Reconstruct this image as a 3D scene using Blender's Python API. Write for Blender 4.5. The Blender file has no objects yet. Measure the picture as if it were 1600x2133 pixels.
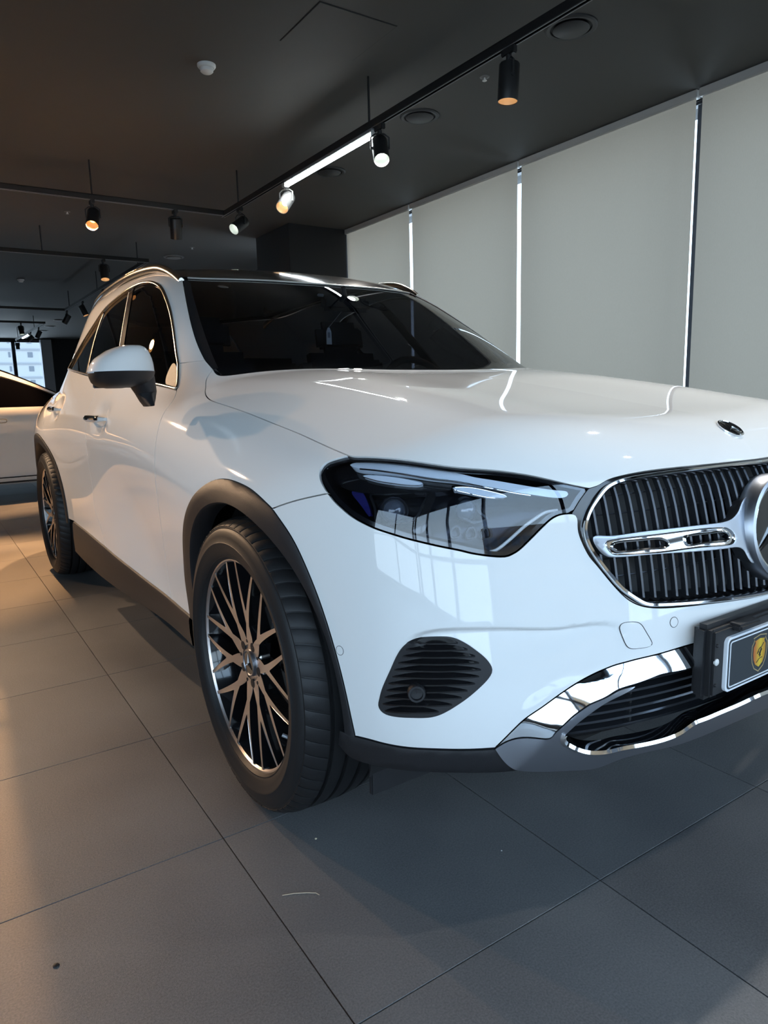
import bpy, bmesh, math, random
import numpy as np
from mathutils import Vector, Matrix
from mathutils.geometry import delaunay_2d_cdt
random.seed(7)
scene = bpy.context.scene
COL = scene.collection
# ------------------------------------------------------------------ camera
CAM = np.array([-1.53096, -1.56575, 1.02337]); YAW, PITCH, ROLL, FPX = 0.58608, 0.17044, -0.025686, 1457.37
def _cam_axes():
    cy, sy, cp, sp = math.cos(YAW), math.sin(YAW), math.cos(PITCH), math.sin(PITCH)
    fwd = np.array([sy*cp, cy*cp, -sp]); right = np.array([cy, -sy, 0.0]); up = np.cross(right, fwd)
    cr, sr = math.cos(ROLL), math.sin(ROLL)
    return np.array([right*cr+up*sr, -right*sr+up*cr, -fwd])
RC = _cam_axes()
cd = bpy.data.cameras.new('camera'); cam = bpy.data.objects.new('camera', cd); COL.objects.link(cam)
cd.sensor_fit = 'HORIZONTAL'; cd.sensor_width = 36.0; cd.lens = 36.0*FPX/1600.0
cd.clip_start = 0.02; cd.clip_end = 500
_m = Matrix(RC.T.tolist()).to_4x4(); _m.translation = Vector(CAM); cam.matrix_world = _m
scene.camera = cam
# ------------------------------------------------------------------ sky, exposure
scene.view_settings.view_transform = 'Standard'; scene.view_settings.look = 'None'
scene.view_settings.exposure = EXPO = 0.44; scene.view_settings.gamma = 1.0; scene.view_settings.use_curve_mapping = False
world = bpy.data.worlds.new('World'); scene.world = world; world.use_nodes = True
wn = world.node_tree; wn.nodes.clear()
wo = wn.nodes.new('ShaderNodeOutputWorld'); wb = wn.nodes.new('ShaderNodeBackground')
wc = wn.nodes.new('ShaderNodeTexCoord'); wsx_ = wn.nodes.new('ShaderNodeSeparateXYZ'); wr = wn.nodes.new('ShaderNodeValToRGB')
wn.links.new(wc.outputs['Generated'], wsx_.inputs[0]); wn.links.new(wsx_.outputs['Z'], wr.inputs[0])
wr.color_ramp.elements[0].position = 0.0; wr.color_ramp.elements[0].color = (0.71, 0.855, 1.0, 1)
wr.color_ramp.elements[1].position = 0.7; wr.color_ramp.elements[1].color = (0.46, 0.69, 1.0, 1)
wn.links.new(wr.outputs[0], wb.inputs[0]); wb.inputs[1].default_value = SKY = 4.0
wn.links.new(wb.outputs[0], wo.inputs[0])

# ------------------------------------------------------------------ pixel helpers (real points on given planes)
def pray(q):
    return RC.T @ np.array([(q[0]-800)/FPX, -(q[1]-1066.5)/FPX, -1.0])
def onz(q, z): d = pray(q); return CAM+(z-CAM[2])/d[2]*d
def onx(q, x): d = pray(q); return CAM+(x-CAM[0])/d[0]*d
def ony(q, y): d = pray(q); return CAM+(y-CAM[1])/d[1]*d
def zp(x0, y0, s, pts): return [(x0+a/s, y0+b/s) for a, b in pts]

# ------------------------------------------------------------------ materials
MATS = {}
def _nodes(name):
    m = bpy.data.materials.new(name); m.use_nodes = True; MATS[name] = m
    nt = m.node_tree; return m, nt, nt.nodes['Principled BSDF']
def mat(name, col, rough=.5, metal=0., coat=0., spec=.5, emit=None, estr=0., coat_rough=.03, noise=None, bump=None):
    m, nt, b = _nodes(name)
    b.inputs['Base Color'].default_value = (*col, 1); b.inputs['Roughness'].default_value = rough
    b.inputs['Metallic'].default_value = metal; b.inputs['Coat Weight'].default_value = coat
    b.inputs['Coat Roughness'].default_value = coat_rough; b.inputs['Specular IOR Level'].default_value = spec
    if emit: b.inputs['Emission Color'].default_value = (*emit, 1); b.inputs['Emission Strength'].default_value = estr
    if noise or bump:
        tc = nt.nodes.new('ShaderNodeTexCoord'); n = nt.nodes.new('ShaderNodeTexNoise')
        nt.links.new(tc.outputs['Object'], n.inputs['Vector']); n.inputs['Detail'].default_value = 4
    if noise:
        sc, amt = noise; n.inputs['Scale'].default_value = sc
        r = nt.nodes.new('ShaderNodeValToRGB'); nt.links.new(n.outputs[0], r.inputs[0])
        r.color_ramp.elements[0].position = .3; r.color_ramp.elements[1].position = .7
        r.color_ramp.elements[0].color = (*[c*(1-amt) for c in col], 1); r.color_ramp.elements[1].color = (*[min(1, c*(1+amt)) for c in col], 1)
        nt.links.new(r.outputs[0], b.inputs['Base Color'])
    if bump:
        sc, st = bump; n2 = nt.nodes.new('ShaderNodeTexNoise'); n2.inputs['Scale'].default_value = sc; n2.inputs['Detail'].default_value = 3
        nt.links.new(tc.outputs['Object'], n2.inputs['Vector'])
        bp = nt.nodes.new('ShaderNodeBump'); bp.inputs['Strength'].default_value = st; bp.inputs['Distance'].default_value = .002
        nt.links.new(n2.outputs[0], bp.inputs['Height']); nt.links.new(bp.outputs[0], b.inputs['Normal'])
    return m
def glassmat(name, tint, ior=1.5, rough=0.0, refl=1.0):
    m = bpy.data.materials.new(name); m.use_nodes = True; MATS[name] = m; nt = m.node_tree; nt.nodes.clear()
    o = nt.nodes.new('ShaderNodeOutputMaterial'); t = nt.nodes.new('ShaderNodeBsdfTransparent'); g = nt.nodes.new('ShaderNodeBsdfGlossy')
    mx = nt.nodes.new('ShaderNodeMixShader'); f = nt.nodes.new('ShaderNodeLayerWeight'); f.inputs[0].default_value = .5
    pw = nt.nodes.new('ShaderNodeMath'); pw.operation = 'POWER'; pw.inputs[1].default_value = 4.5; nt.links.new(f.outputs['Facing'], pw.inputs[0])
    ml = nt.nodes.new('ShaderNodeMath'); ml.operation = 'MULTIPLY_ADD'; ml.inputs[1].default_value = .75; ml.inputs[2].default_value = f0 = ((ior-1)/(ior+1))**2*1.6; nt.links.new(pw.outputs[0], ml.inputs[0])
    t.inputs[0].default_value = (*tint, 1); g.inputs['Roughness'].default_value = rough; g.inputs[0].default_value = (refl, refl, refl, 1)
    nt.links.new(ml.outputs[0], mx.inputs[0]); nt.links.new(t.outputs[0], mx.inputs[1]); nt.links.new(g.outputs[0], mx.inputs[2])
    nt.links.new(mx.outputs[0], o.inputs[0]); return m
mat('paint', (.80, .80, .79), .6, 0, 1.0, spec=.1)
mat('plastic', (.011, .011, .013), .5, bump=(900, .25))
mat('gloss_black', (.006, .006, .007), .12, 0, .5)
mat('dark', (.006, .006, .007), .6)
mat('chrome', (.86, .88, .90), .04, 1.0)
mat('satin', (.36, .38, .42), .34, 1.0)
mat('machined', (.72, .67, .65), .34, 1.0)
mat('rubber', (.012, .012, .013), .5, spec=.35, bump=(500, .12))
mat('tread', (.016, .016, .017), .6)
mat('interior', (.014, .013, .013), .7)
mat('seat_leather', (.02, .018, .018), .5)
mat('white_plastic', (.72, .71, .68), .4)
mat('wall_black', (.010, .010, .012), .7, bump=(40, .1))
mat('lens_strip', (.74, .79, .84), .12, 0, .6)
mat('lamp_inner', (.015, .017, .025), .2, .6)
mat('lamp_blue', (.02, .02, .12), .12, .3)
mat('disc', (.35, .35, .36), .3, 1.0)
glassmat('windscreen', (.30, .33, .38), 1.30)
glassmat('privacy', (.05, .05, .055), 1.5)
glassmat('lamp_glass', (.86, .90, .96), 1.46)
glassmat('pane', (.93, .96, .97), 1.3)

# ------------------------------------------------------------------ object helpers
def tag(o, label=None, cat=None, group=None, kind=None):
    if label: o['label'] = label
    if cat: o['category'] = cat
    if group: o['group'] = group
    if kind: o['kind'] = kind
    return o
def empty(name, loc=(0, 0, 0), rz=0.0, **kw):
    o = bpy.data.objects.new(name, None); COL.objects.link(o); o.location = loc; o.rotation_euler = (0, 0, rz)
    o.empty_display_size = .1; return tag(o, **kw)
def mobj(name, V, Fc, m, parent=None, smooth=False, normals=None, **kw):
    me = bpy.data.meshes.new(name); me.from_pydata([tuple(map(float, v)) for v in V], [], [tuple(map(int, f)) for f in Fc]); me.update()
    if m is not None: me.materials.append(MATS[m] if isinstance(m, str) else m)
    if smooth or normals is not None:
        me.polygons.foreach_set('use_smooth', [True]*len(me.polygons))
    if normals is not None: me.normals_split_custom_set_from_vertices([tuple(map(float, n)) for n in normals])
    o = bpy.data.objects.new(name, me); COL.objects.link(o)
    if parent is not None: o.parent = parent
    return tag(o, **kw)
class MB:
    """collects shapes into one mesh"""
    def __init__(s): s.V = []; s.F = []; s.sm = []
    def add(s, V, Fc, smooth=False):
        b = len(s.V); s.V += [tuple(map(float, v)) for v in V]; s.F += [tuple(int(i)+b for i in f) for f in Fc]; s.sm += [smooth]*len(Fc); return s
    def box(s, c, d, R=None):
        V = np.array([(x, y, z) for x in (-.5, .5) for y in (-.5, .5) for z in (-.5, .5)])*np.array(d)
        if R is not None: V = V @ np.array(R).T
        return s.add(V+np.array(c), [(0, 1, 3, 2), (4, 6, 7, 5), (0, 4, 5, 1), (2, 3, 7, 6), (0, 2, 6, 4), (1, 5, 7, 3)])
    def bbox(s, c, d, bev=.004, R=None):
        bm = bmesh.new(); bmesh.ops.create_cube(bm, size=1)
        for v in bm.verts: v.co = Vector((v.co.x*d[0], v.co.y*d[1], v.co.z*d[2]))
        bmesh.ops.bevel(bm, geom=list(bm.edges), offset=bev, segments=2, affect='EDGES')
        V = np.array([v.co[:] for v in bm.verts]); bm.verts.ensure_lookup_table()
        Fc = [[v.index for v in f.verts] for f in bm.faces]; bm.free()
        if R is not None: V = V @ np.array(R).T
        return s.add(V+np.array(c), Fc)
    def lathe(s, prof, n=32, o=(0, 0, 0), R=None, closed=False):
        """prof = [(radius, height)], axis z, then rotated by R and moved to o"""
        a = np.arange(n)*2*np.pi/n; V = []
        for r, h in prof: V += [(r*np.cos(t), r*np.sin(t), h) for t in a]
        V = np.array(V)
        if R is not None: V = V @ np.array(R).T
        k = len(prof); Fc = []
        for i in range(k if closed else k-1):
            for j in range(n):
                a0, a1, b0, b1 = i*n+j, i*n+(j+1) % n, ((i+1) % k)*n+j, ((i+1) % k)*n+(j+1) % n
                Fc.append((a0, a1, b1, b0))
        return s.add(V+np.array(o), Fc, True)
    def disc(s, r, n=32, o=(0, 0, 0), R=None):
        a = np.arange(n)*2*np.pi/n; V = np.array([(r*np.cos(t), r*np.sin(t), 0) for t in a])
        if R is not None: V = V @ np.array(R).T
        return s.add(V+np.array(o), [tuple(range(n))])
    def tube(s, pts, r, n=10, closed=False, cap=True):
        pts = np.array(pts, float); k = len(pts); rr = np.broadcast_to(r, (k,))
        T = np.gradient(pts, axis=0) if not closed else np.roll(pts, -1, 0)-np.roll(pts, 1, 0)
        T /= np.linalg.norm(T, axis=1)[:, None]+1e-12
        up = np.array([0, 0, 1.0]) if abs(T[0][2]) < .9 else np.array([1.0, 0, 0]); V = []; N = np.cross(T[0], up); N /= np.linalg.norm(N)
        for i in range(k):
            N = N-T[i]*(N@T[i]); N /= np.linalg.norm(N); B = np.cross(T[i], N)
            V += [pts[i]+rr[i]*(np.cos(t)*N+np.sin(t)*B) for t in np.arange(n)*2*np.pi/n]
        Fc = []
        for i in range(k if closed else k-1):
            for j in range(n): Fc.append((i*n+j, i*n+(j+1) % n, ((i+1) % k)*n+(j+1) % n, ((i+1) % k)*n+j))
        if cap and not closed: Fc += [tuple(range(n)), tuple(range((k-1)*n, k*n))]
        return s.add(V, Fc, True)
    def prism(s, poly, t, o=(0, 0, 0), R=None):
        """poly in xy, extruded from z=0 to z=t"""
        n = len(poly); V = np.array([(x, y, 0) for x, y in poly]+[(x, y, t) for x, y in poly], float)
        if R is not None: V = V @ np.array(R).T
        Fc = [tuple(range(n)), tuple(range(n, 2*n))]+[(i, (i+1) % n, n+(i+1) % n, n+i) for i in range(n)]
        return s.add(V+np.array(o), Fc)
    def build(s, name, m, parent=None, **kw):
        o = mobj(name, s.V, s.F, m, parent, **kw); o.data.polygons.foreach_set('use_smooth', s.sm)
        if any(s.sm) and not all(s.sm) or any(s.sm):
            o.data.set_sharp_from_angle(angle=math.radians(38))
        return o
def copy_tree(o, parent=None):
    c = o.copy(); COL.objects.link(c); c.parent = parent
    for ch in list(o.children): copy_tree(ch, c)
    return c
def RX(a): return np.array([[1, 0, 0], [0, math.cos(a), -math.sin(a)], [0, math.sin(a), math.cos(a)]])
def RY(a): return np.array([[math.cos(a), 0, math.sin(a)], [0, 1, 0], [-math.sin(a), 0, math.cos(a)]])
def RZ(a): return np.array([[math.cos(a), -math.sin(a), 0], [math.sin(a), math.cos(a), 0], [0, 0, 1]])
def look(d):
    """rotation taking +z onto d"""
    d = np.array(d, float); d /= np.linalg.norm(d); h = np.array([0, 0, 1.0]) if abs(d[2]) < .99 else np.array([0, 1.0, 0])
    x = np.cross(h, d); x /= np.linalg.norm(x); return np.array([x, np.cross(d, x), d]).T
# ================================================================== the room
X0, X1, Y0, Y1, ZC = -6.4, 2.95, -3.6, 22.5, 2.88
TYAW = -0.00646; TX, TY = -1.03704, -0.10498      # tile grid, measured
def floor_mat():
    m, nt, b = _nodes('floor_tile'); L = nt.links
    tc = nt.nodes.new('ShaderNodeNewGeometry'); oi = nt.nodes.new('ShaderNodeObjectInfo')
    n1 = nt.nodes.new('ShaderNodeTexNoise'); n1.inputs['Scale'].default_value = 260; n1.inputs['Detail'].default_value = 3
    n2 = nt.nodes.new('ShaderNodeTexNoise'); n2.inputs['Scale'].default_value = 2.2; n2.inputs['Detail'].default_value = 5
    n3 = nt.nodes.new('ShaderNodeTexNoise'); n3.inputs['Scale'].default_value = 700; n3.inputs['Detail'].default_value = 2
    for n in (n1, n2, n3): L.new(tc.outputs['Position'], n.inputs['Vector'])
    mx = nt.nodes.new('ShaderNodeMath'); mx.operation = 'MULTIPLY_ADD'; mx.inputs[1].default_value = .55; L.new(n1.outputs[0], mx.inputs[0])
    m2 = nt.nodes.new('ShaderNodeMath'); m2.operation = 'MULTIPLY'; m2.inputs[1].default_value = .45; L.new(n2.outputs[0], m2.inputs[0]); L.new(m2.outputs[0], mx.inputs[2])
    m3 = nt.nodes.new('ShaderNodeMath'); m3.operation = 'MULTIPLY_ADD'; m3.inputs[1].default_value = .10; L.new(oi.outputs['Random'], m3.inputs[0]); L.new(mx.outputs[0], m3.inputs[2])
    r = nt.nodes.new('ShaderNodeValToRGB'); L.new(m3.outputs[0], r.inputs[0])
    r.color_ramp.elements[0].position = .36; r.color_ramp.elements[0].color = (.075, .075, .078, 1)
    r.color_ramp.elements[1].position = .74; r.color_ramp.elements[1].color = (.185, .182, .178, 1)
    L.new(r.outputs[0], b.inputs['Base Color'])
    rr = nt.nodes.new('ShaderNodeMapRange'); L.new(n2.outputs[0], rr.inputs[0]); rr.inputs[3].default_value = .38; rr.inputs[4].default_value = .52
    L.new(rr.outputs[0], b.inputs['Roughness'])
    bp = nt.nodes.new('ShaderNodeBump'); bp.inputs['Strength'].default_value = .55; bp.inputs['Distance'].default_value = .0012
    L.new(n3.outputs[0], bp.inputs['Height']); L.new(bp.outputs[0], b.inputs['Normal'])
floor_mat()
mat('grout', (.012, .012, .013), .9)
mat('ceiling_paint', (.068, .066, .063), .75, bump=(120, .12))
mat('column_paint', (.009, .009, .011), .6)
mat('track_black', (.012, .012, .013), .38)
mat('track_grey', (.28, .28, .29), .4, .5)
mat('lamp_black', (.014, .014, .015), .42)
mat('reflector_warm', (.80, .62, .42), .35, .3)
mat('reflector_white', (.75, .76, .74), .35, .2)
mat('frame_grey', (.30, .31, .33), .45, .4)
mat('frame_dark', (.05, .055, .07), .45, .2)
mat('lamp_grey', (.42, .41, .39), .45)
mat('vent_black', (.022, .022, .024), .5)
mat('vent_grey', (.16, .155, .15), .5)

floor = MB().box(((X0+X1)/2, (Y0+Y1)/2, -.06), (X1-X0, Y1-Y0, .112)).build('floor', 'grout', kind='structure', label='dark grey speckled tile showroom floor')
# tiles, each a part of the floor; a shared mesh
T_ = .5972; ch = .0004; hz = .004
_V = [(sx*T_/2, sy*T_/2, -hz) for sx, sy in ((-1, -1), (1, -1), (1, 1), (-1, 1))]+[(sx*T_/2, sy*T_/2, -ch) for sx, sy in ((-1, -1), (1, -1), (1, 1), (-1, 1))]+[(sx*(T_/2-ch), sy*(T_/2-ch), 0) for sx, sy in ((-1, -1), (1, -1), (1, 1), (-1, 1))]
_F = [(8, 9, 10, 11)]+[(i, (i+1) % 4, 4+(i+1) % 4, 4+i) for i in range(4)]+[(4+i, 4+(i+1) % 4, 8+(i+1) % 4, 8+i) for i in range(4)]
tile_me = bpy.data.meshes.new('tile'); tile_me.from_pydata(_V, [], _F); tile_me.materials.append(MATS['floor_tile'])
ca, sa = math.cos(TYAW), math.sin(TYAW); far_tiles = MB(); cand = []
for i in range(-9, 8):
    for j in range(-6, 38):
        u, v = .6*(i+.5), .6*(j+.5); x, y = TX+u*ca-v*sa, TY+u*sa+v*ca
        if x < X0+.31 or x > X1-.31 or y < Y0+.31 or y > Y1-.31: continue
        d = RC @ (np.array([x, y, 0])-CAM); vis = 0
        if d[2] < -.1:
            qx, qy = 800+FPX*d[0]/-d[2], 1066.5-FPX*d[1]/-d[2]; vis = -700 < qx < 2300 and 800 < qy < 3000
        cand.append((0 if vis else 1, math.hypot(x-CAM[0], y-CAM[1]), x, y))
cand.sort()
for k, (nv, dd, x, y) in enumerate(cand):
    if k < 280 and not nv:
        o = bpy.data.objects.new('tile', tile_me); COL.objects.link(o); o.parent = floor; o.location = (x, y, 0); o.rotation_euler = (0, 0, TYAW)
    else: far_tiles.add((np.array(_V) @ RZ(TYAW).T)+np.array([x, y, 0]), _F)
far_tiles.build('tile_field', 'floor_tile', floor, kind='stuff')

ceiling = MB().box(((X0+X1)/2, (Y0+Y1)/2, ZC+.1), (X1-X0+.6, Y1-Y0+.6, .2)).build('ceiling', 'ceiling_paint', kind='structure', label='matt black painted showroom ceiling')
YL = -.45
wl_ = MB(); wl_.box((X0-.1, (YL+Y1)/2+.1, ZC/2), (.2, Y1-YL+.2, ZC)); wl_.box((X0-.1, (Y0+YL)/2, .09), (.2, YL-Y0, .18)); wl_.box((X0-.1, (Y0+YL)/2, ZC-.05), (.2, YL-Y0, .10)); wl_.build('wall_left', 'wall_black', kind='structure', label='dark wall on the far left side')
# ---- right wall: low sill, head, windows behind roller blinds
wr_ = MB(); wr_.box((3.2, (Y0+Y1)/2, .10), (.3, Y1-Y0, .2)); wr_.box((3.2, (Y0+Y1)/2, ZC-.004), (.3, Y1-Y0, .012))
wr_.box((3.2, 14.8, ZC/2), (.3, 15.4, ZC))
wr_.build('wall_right', 'wall_black', kind='structure', label='black window wall behind the roller blinds')
col = MB().box((2.56, 6.19, ZC/2), (.80, .88, ZC-.002)).build('column', 'column_paint', kind='structure', label='black square column beside the last blind')
gaps = [-3.55, -1.93, -.30, 1.328, 2.940, 4.483, 5.74]
# mullions and panes
for k, y in enumerate([-3.5, -1.93, -.30, 1.405, 2.945, 4.485, 5.70]):
    if k < 6:
        y2 = [-3.5, -1.93, -.30, 1.405, 2.945, 4.485, 5.70][k+1]
        w = MB(); w.box((3.10, (y+y2)/2, 1.54), (.012, y2-y-.05, 2.66))
        wo_ = w.build('window_%d' % (k+1), 'pane', kind='structure', label='window pane behind roller blind')
        f = MB(); f.box((3.10, y+.02, 1.5), (.08, .030, 2.7)); f.box((3.10, (y+y2)/2, .23), (.08, y2-y, .06)); f.box((3.10, (y+y2)/2, 2.866), (.06, y2-y, .02))
        f.build('window_frame', 'frame_dark', wo_)
# ---- roller blinds
def blind_mat():
    m, nt, b = _nodes('blind_fabric'); L = nt.links
    tc = nt.nodes.new('ShaderNodeNewGeometry'); n = nt.nodes.new('ShaderNodeTexNoise'); n.inputs['Scale'].default_value = 420
    mp = nt.nodes.new('ShaderNodeMapping'); mp.inputs['Scale'].default_value = (1, 1, .15); L.new(tc.outputs['Position'], mp.inputs[0]); L.new(mp.outputs[0], n.inputs['Vector'])
    r = nt.nodes.new('ShaderNodeValToRGB'); r.color_ramp.elements[0].color = (.23, .22, .205, 1); r.color_ramp.elements[1].color = (.275, .265, .245, 1); L.new(n.outputs[0], r.inputs[0])
    d = nt.nodes.new('ShaderNodeBsdfDiffuse'); t = nt.nodes.new('ShaderNodeBsdfTranslucent'); mx = nt.nodes.new('ShaderNodeMixShader'); mx.inputs[0].default_value = .26
    t.inputs[0].default_value = (.45, .375, .29, 1); L.new(r.outputs[0], d.inputs[0]); L.new(d.outputs[0], mx.inputs[1]); L.new(t.outputs[0], mx.inputs[2])
    nt.nodes.remove(b); L.new(mx.outputs[0], nt.nodes['Material Output'].inputs[0])
blind_mat()
blind_labels = ['far off-camera grey roller blind nearest the front windows', 'grey roller blind second from the front windows', 'grey roller blind at the right edge beside the blue-lit gap',
    'wide grey roller blind between the two tallest bright gaps', 'grey roller blind above the windscreen corner', 'short-looking grey roller blind next to the black column']
for k in range(6):
    a, b_ = gaps[k]+.022, gaps[k+1]-.022
    if k == 5: b_ = 5.745
    r = empty('roller_blind', (2.90, (a+b_)/2, 0), label=blind_labels[k], cat='blind', group='grey roller blinds along the window wall')
    w = b_-a; n = 24; V = []; Fc = []
    for i in range(n+1):
        yy = -w/2+w*i/n
        for j, z in enumerate((.06, .9, 1.8, 2.83)): V.append((.004*math.sin(i*1.7+k)*.4, yy, z))
    for i in range(n):
        for j in range(3): Fc.append((i*4+j, i*4+j+1, i*4+4+j+1, i*4+4+j))
    mobj('fabric', V, Fc, 'blind_fabric', r, smooth=True)
    MB().bbox((0, 0, .055), (.018, w, .03), .004).build('bottom_bar', 'frame_grey', r)
    MB().bbox((.0, 0, 2.853), (.045, w+.03, .050), .004).build('head_rail', 'lamp_grey', r)
# ---- far wall with window
wf = MB(); wf.box((2.9, Y1+.1, ZC/2), (1.3, .2, ZC)); wf.box((-5.3, Y1+.1, ZC/2), (2.2, .2, ZC)); wf.box((-1, Y1+.1, .1), (6.8, .2, .2)); wf.box((-1, Y1+.1, ZC-.03), (6.8, .2, .06))
wf.build('wall_far', 'wall_black', kind='structure', label='black wall at the far end of the room')
for k, (xa, xb) in enumerate([(-4.2, -2.05), (-2.05, .05), (.05, 1.25), (1.25, 2.25)]):
    w = MB().box(((xa+xb)/2, Y1+.1, 1.5), (xb-xa-.06, .012, 2.6)).build('window_%d' % (k+7), 'pane', kind='structure', label='clear far window pane with white building beyond')
    f = MB(); f.box((xa+.02, Y1+.1, 1.5), (.06, .1, 2.7)); f.box((xb-.02, Y1+.1, 1.5), (.06, .1, 2.7)); f.box(((xa+xb)/2, Y1+.1, 2.80), (xb-xa, .1, .07)); f.box(((xa+xb)/2, Y1+.1, .25), (xb-xa, .1, .1))
    f.build('window_frame', 'frame_dark', w)
MB().box((2.12, Y1-.10, 1.42), (.30, .25, 2.84)).build('trim_1', 'frame_grey', kind='structure', label='pale grey window jamb at the far end')
# ---- window wall behind the photographer: daylight comes in here
wn_ = MB(); wn_.box(((X0+X1)/2, Y0-.1, .09), (X1-X0, .2, .18)); wn_.box(((X0+X1)/2, Y0-.1, ZC-.05), (X1-X0, .2, .1))
wn_.build('wall_front', 'wall_black', kind='structure', label='window wall behind the photographer')
xs = [X0, -4.9, -3.4, -1.9, -.4, 1.1, 2.6, X1]
for k in range(7):
    xa, xb = xs[k], xs[k+1]
    w = MB().box(((xa+xb)/2, Y0-.1, 1.48), (xb-xa-.05, .012, 2.6)).build('window_%d' % (k+11), 'pane', kind='structure', label='clear window pane behind the photographer')
    f = MB(); f.box((xa+.03, Y0-.1, 1.5), (.07, .12, 2.7)); f.box(((xa+xb)/2, Y0-.1, 1.05), (xb-xa, .1, .07)); f.build('window_frame', 'frame_dark', w)
def portal(loc, rot, sx, sy):
    l = bpy.data.lights.new('window_portal', 'AREA'); l.shape = 'RECTANGLE'; l.size = sx; l.size_y = sy; l.cycles.is_portal = True
    o = bpy.data.objects.new('window_portal', l); COL.objects.link(o); o.location = loc; o.rotation_euler = rot; return o
portal(((X0+X1)/2, Y0+.02, 1.45), (math.radians(-90), 0, 0), X1-X0, 2.7)
portal((3.0, 1.2, 1.5), (0, math.radians(90), 0), 2.7, 9.4)

# ---- building outside the far window
def far_building():
    b = empty('apartment_building', (12.0, 150, -14), label='white apartment block seen through the far window', cat='building')
    MB().box((0, 6, 30), (110, 12, 60)).build('wall', mat('facade_white', (.20, .205, .21), .8), b)
    mat('facade_window', (.055, .065, .08), .4); mat('facade_band', (.13, .135, .145), .8)
    for j in range(16): MB().box((0, -.06, 2.62*j+1.0), (110, .14, .28)).build('floor_band', 'facade_band', b)
    for j in range(4, 13):
        for i in range(-4, 3):
            for dx, w in ((6.7, 1.0), (3.15, .4)):
                MB().box((i*8.0+dx, -.02, 2.62*j+2.7), (w*.85, .1, .95)).build('window', 'facade_window', b)
far_building()

def street():
    b = empty('street_building', (2, -34, -6), label='tan office building across the street behind the photographer', cat='building')
    mat('facade_tan', (.17, .105, .055), .8); mat('facade_dark', (.02, .022, .028), .4); mat('pavement', (.08, .08, .08), .9)
    MB().box((-4, -6, 7.5), (26, 12, 15)).build('wall', 'facade_tan', b)
    for j in range(5):
        for i in range(-6, 7): MB().box((-4+i*2.0, .05, 2.6+j*2.6), (1.5, .12, 1.2)).build('window', 'facade_dark', b)
    g = MB().box((0, -22, -6.1), (120, 36, .2)).build('street', 'pavement', kind='structure', label='grey street outside the front windows')
street()

for k, (ya_, yb_) in enumerate([(Y0, -2.0), (-2.0, YL)]):
    w = MB().box((X0-.1, (ya_+yb_)/2, 1.48), (.012, yb_-ya_-.05, 2.6)).build('window_%d' % (k+18), 'pane', kind='structure', label='clear window pane left of the photographer')
    f = MB(); f.box((X0-.1, ya_+.03, 1.5), (.12, .07, 2.7)); f.box((X0-.1, (ya_+yb_)/2, 1.05), (.1, yb_-ya_, .07)); f.build('window_frame', 'frame_dark', w)
portal((X0+.02, (Y0+YL)/2, 1.45), (0, math.radians(-90), 0), 2.7, YL-Y0)
# ================================================================== car surface (smooth implicit body, metres, front axle at y=0)
def _nat(xk):
    n=len(xk);h=np.diff(xk);A=np.zeros((n,n));B=np.zeros((n,n));A[0,0]=A[-1,-1]=1
    for i in range(1,n-1):
        A[i,i-1]=h[i-1];A[i,i]=2*(h[i-1]+h[i]);A[i,i+1]=h[i]
        B[i,i-1]=6/h[i-1];B[i,i]=-6/h[i-1]-6/h[i];B[i,i+1]=6/h[i]
    return np.linalg.solve(A,B)
class Basis:
    def __init__(s,xk): s.x=np.array(xk,float);s.M=_nat(s.x);s.h=np.diff(s.x)
    def __call__(s,x):
        xc=np.clip(x,s.x[0],s.x[-1]);i=np.clip(np.searchsorted(s.x,xc)-1,0,len(s.h)-1);h=s.h[i];n=len(s.x)
        a=(s.x[i+1]-xc)/h;b=1-a;E=np.eye(n)
        return a[:,None]*E[i]+b[:,None]*E[i+1]+((a**3-a)*h*h/6)[:,None]*s.M[i]+((b**3-b)*h*h/6)[:,None]*s.M[i+1]
class S1:
    def __init__(s,xk,yk): s.b=Basis(xk);s.y=np.array(yk,float)
    def __call__(s,x): return s.b(np.ravel(x))@s.y
class S2:
    def __init__(s,yk,zk,T): s.by=Basis(yk);s.bz=Basis(zk);s.T=np.array(T,float)
    def __call__(s,y,z): return ((s.by(y)@s.T)*s.bz(z)).sum(1)
def smax(a,b,k): h=np.maximum(k-np.abs(a-b),0)/k; return np.maximum(a,b)+h*h*k*.25
def smin(a,b,k): return -smax(-a,-b,k)
def sst(x,a,b): t=np.clip((x-a)/(b-a),0,1); return t*t*(3-2*t)
ZR=[.15,.30,.40,.50,.60,.72,.84,.93,1.0,1.08,1.15]
FL={-.9:[.85,.875,.885,.89,.893,.893,.885,.865,.84,.80,.75],
-.5:[.88,.902,.912,.917,.920,.920,.910,.888,.855,.81,.76],
-.2:[.895,.915,.922,.928,.932,.935,.930,.912,.88,.83,.78],
.1:[.885,.905,.914,.924,.932,.938,.934,.916,.885,.84,.79],
.5:[.865,.878,.885,.897,.910,.926,.932,.922,.90,.865,.82],
1.0:[.855,.865,.871,.880,.893,.913,.930,.932,.915,.88,.84],
1.6:[.853,.863,.868,.877,.890,.911,.930,.935,.92,.885,.85],
2.2:[.852,.861,.866,.875,.887,.907,.930,.942,.930,.885,.845],
2.6:[.865,.876,.884,.894,.905,.919,.939,.946,.932,.88,.835],
2.9:[.885,.897,.905,.912,.920,.932,.946,.945,.924,.868,.82],
3.2:[.885,.898,.905,.911,.916,.920,.918,.898,.862,.80,.74],
3.6:[.82,.84,.848,.855,.858,.86,.85,.825,.785,.73,.68],
4.0:[.70,.73,.745,.75,.755,.755,.745,.72,.68,.63,.58]}
flank=S2(list(FL),ZR,list(FL.values()))
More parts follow.
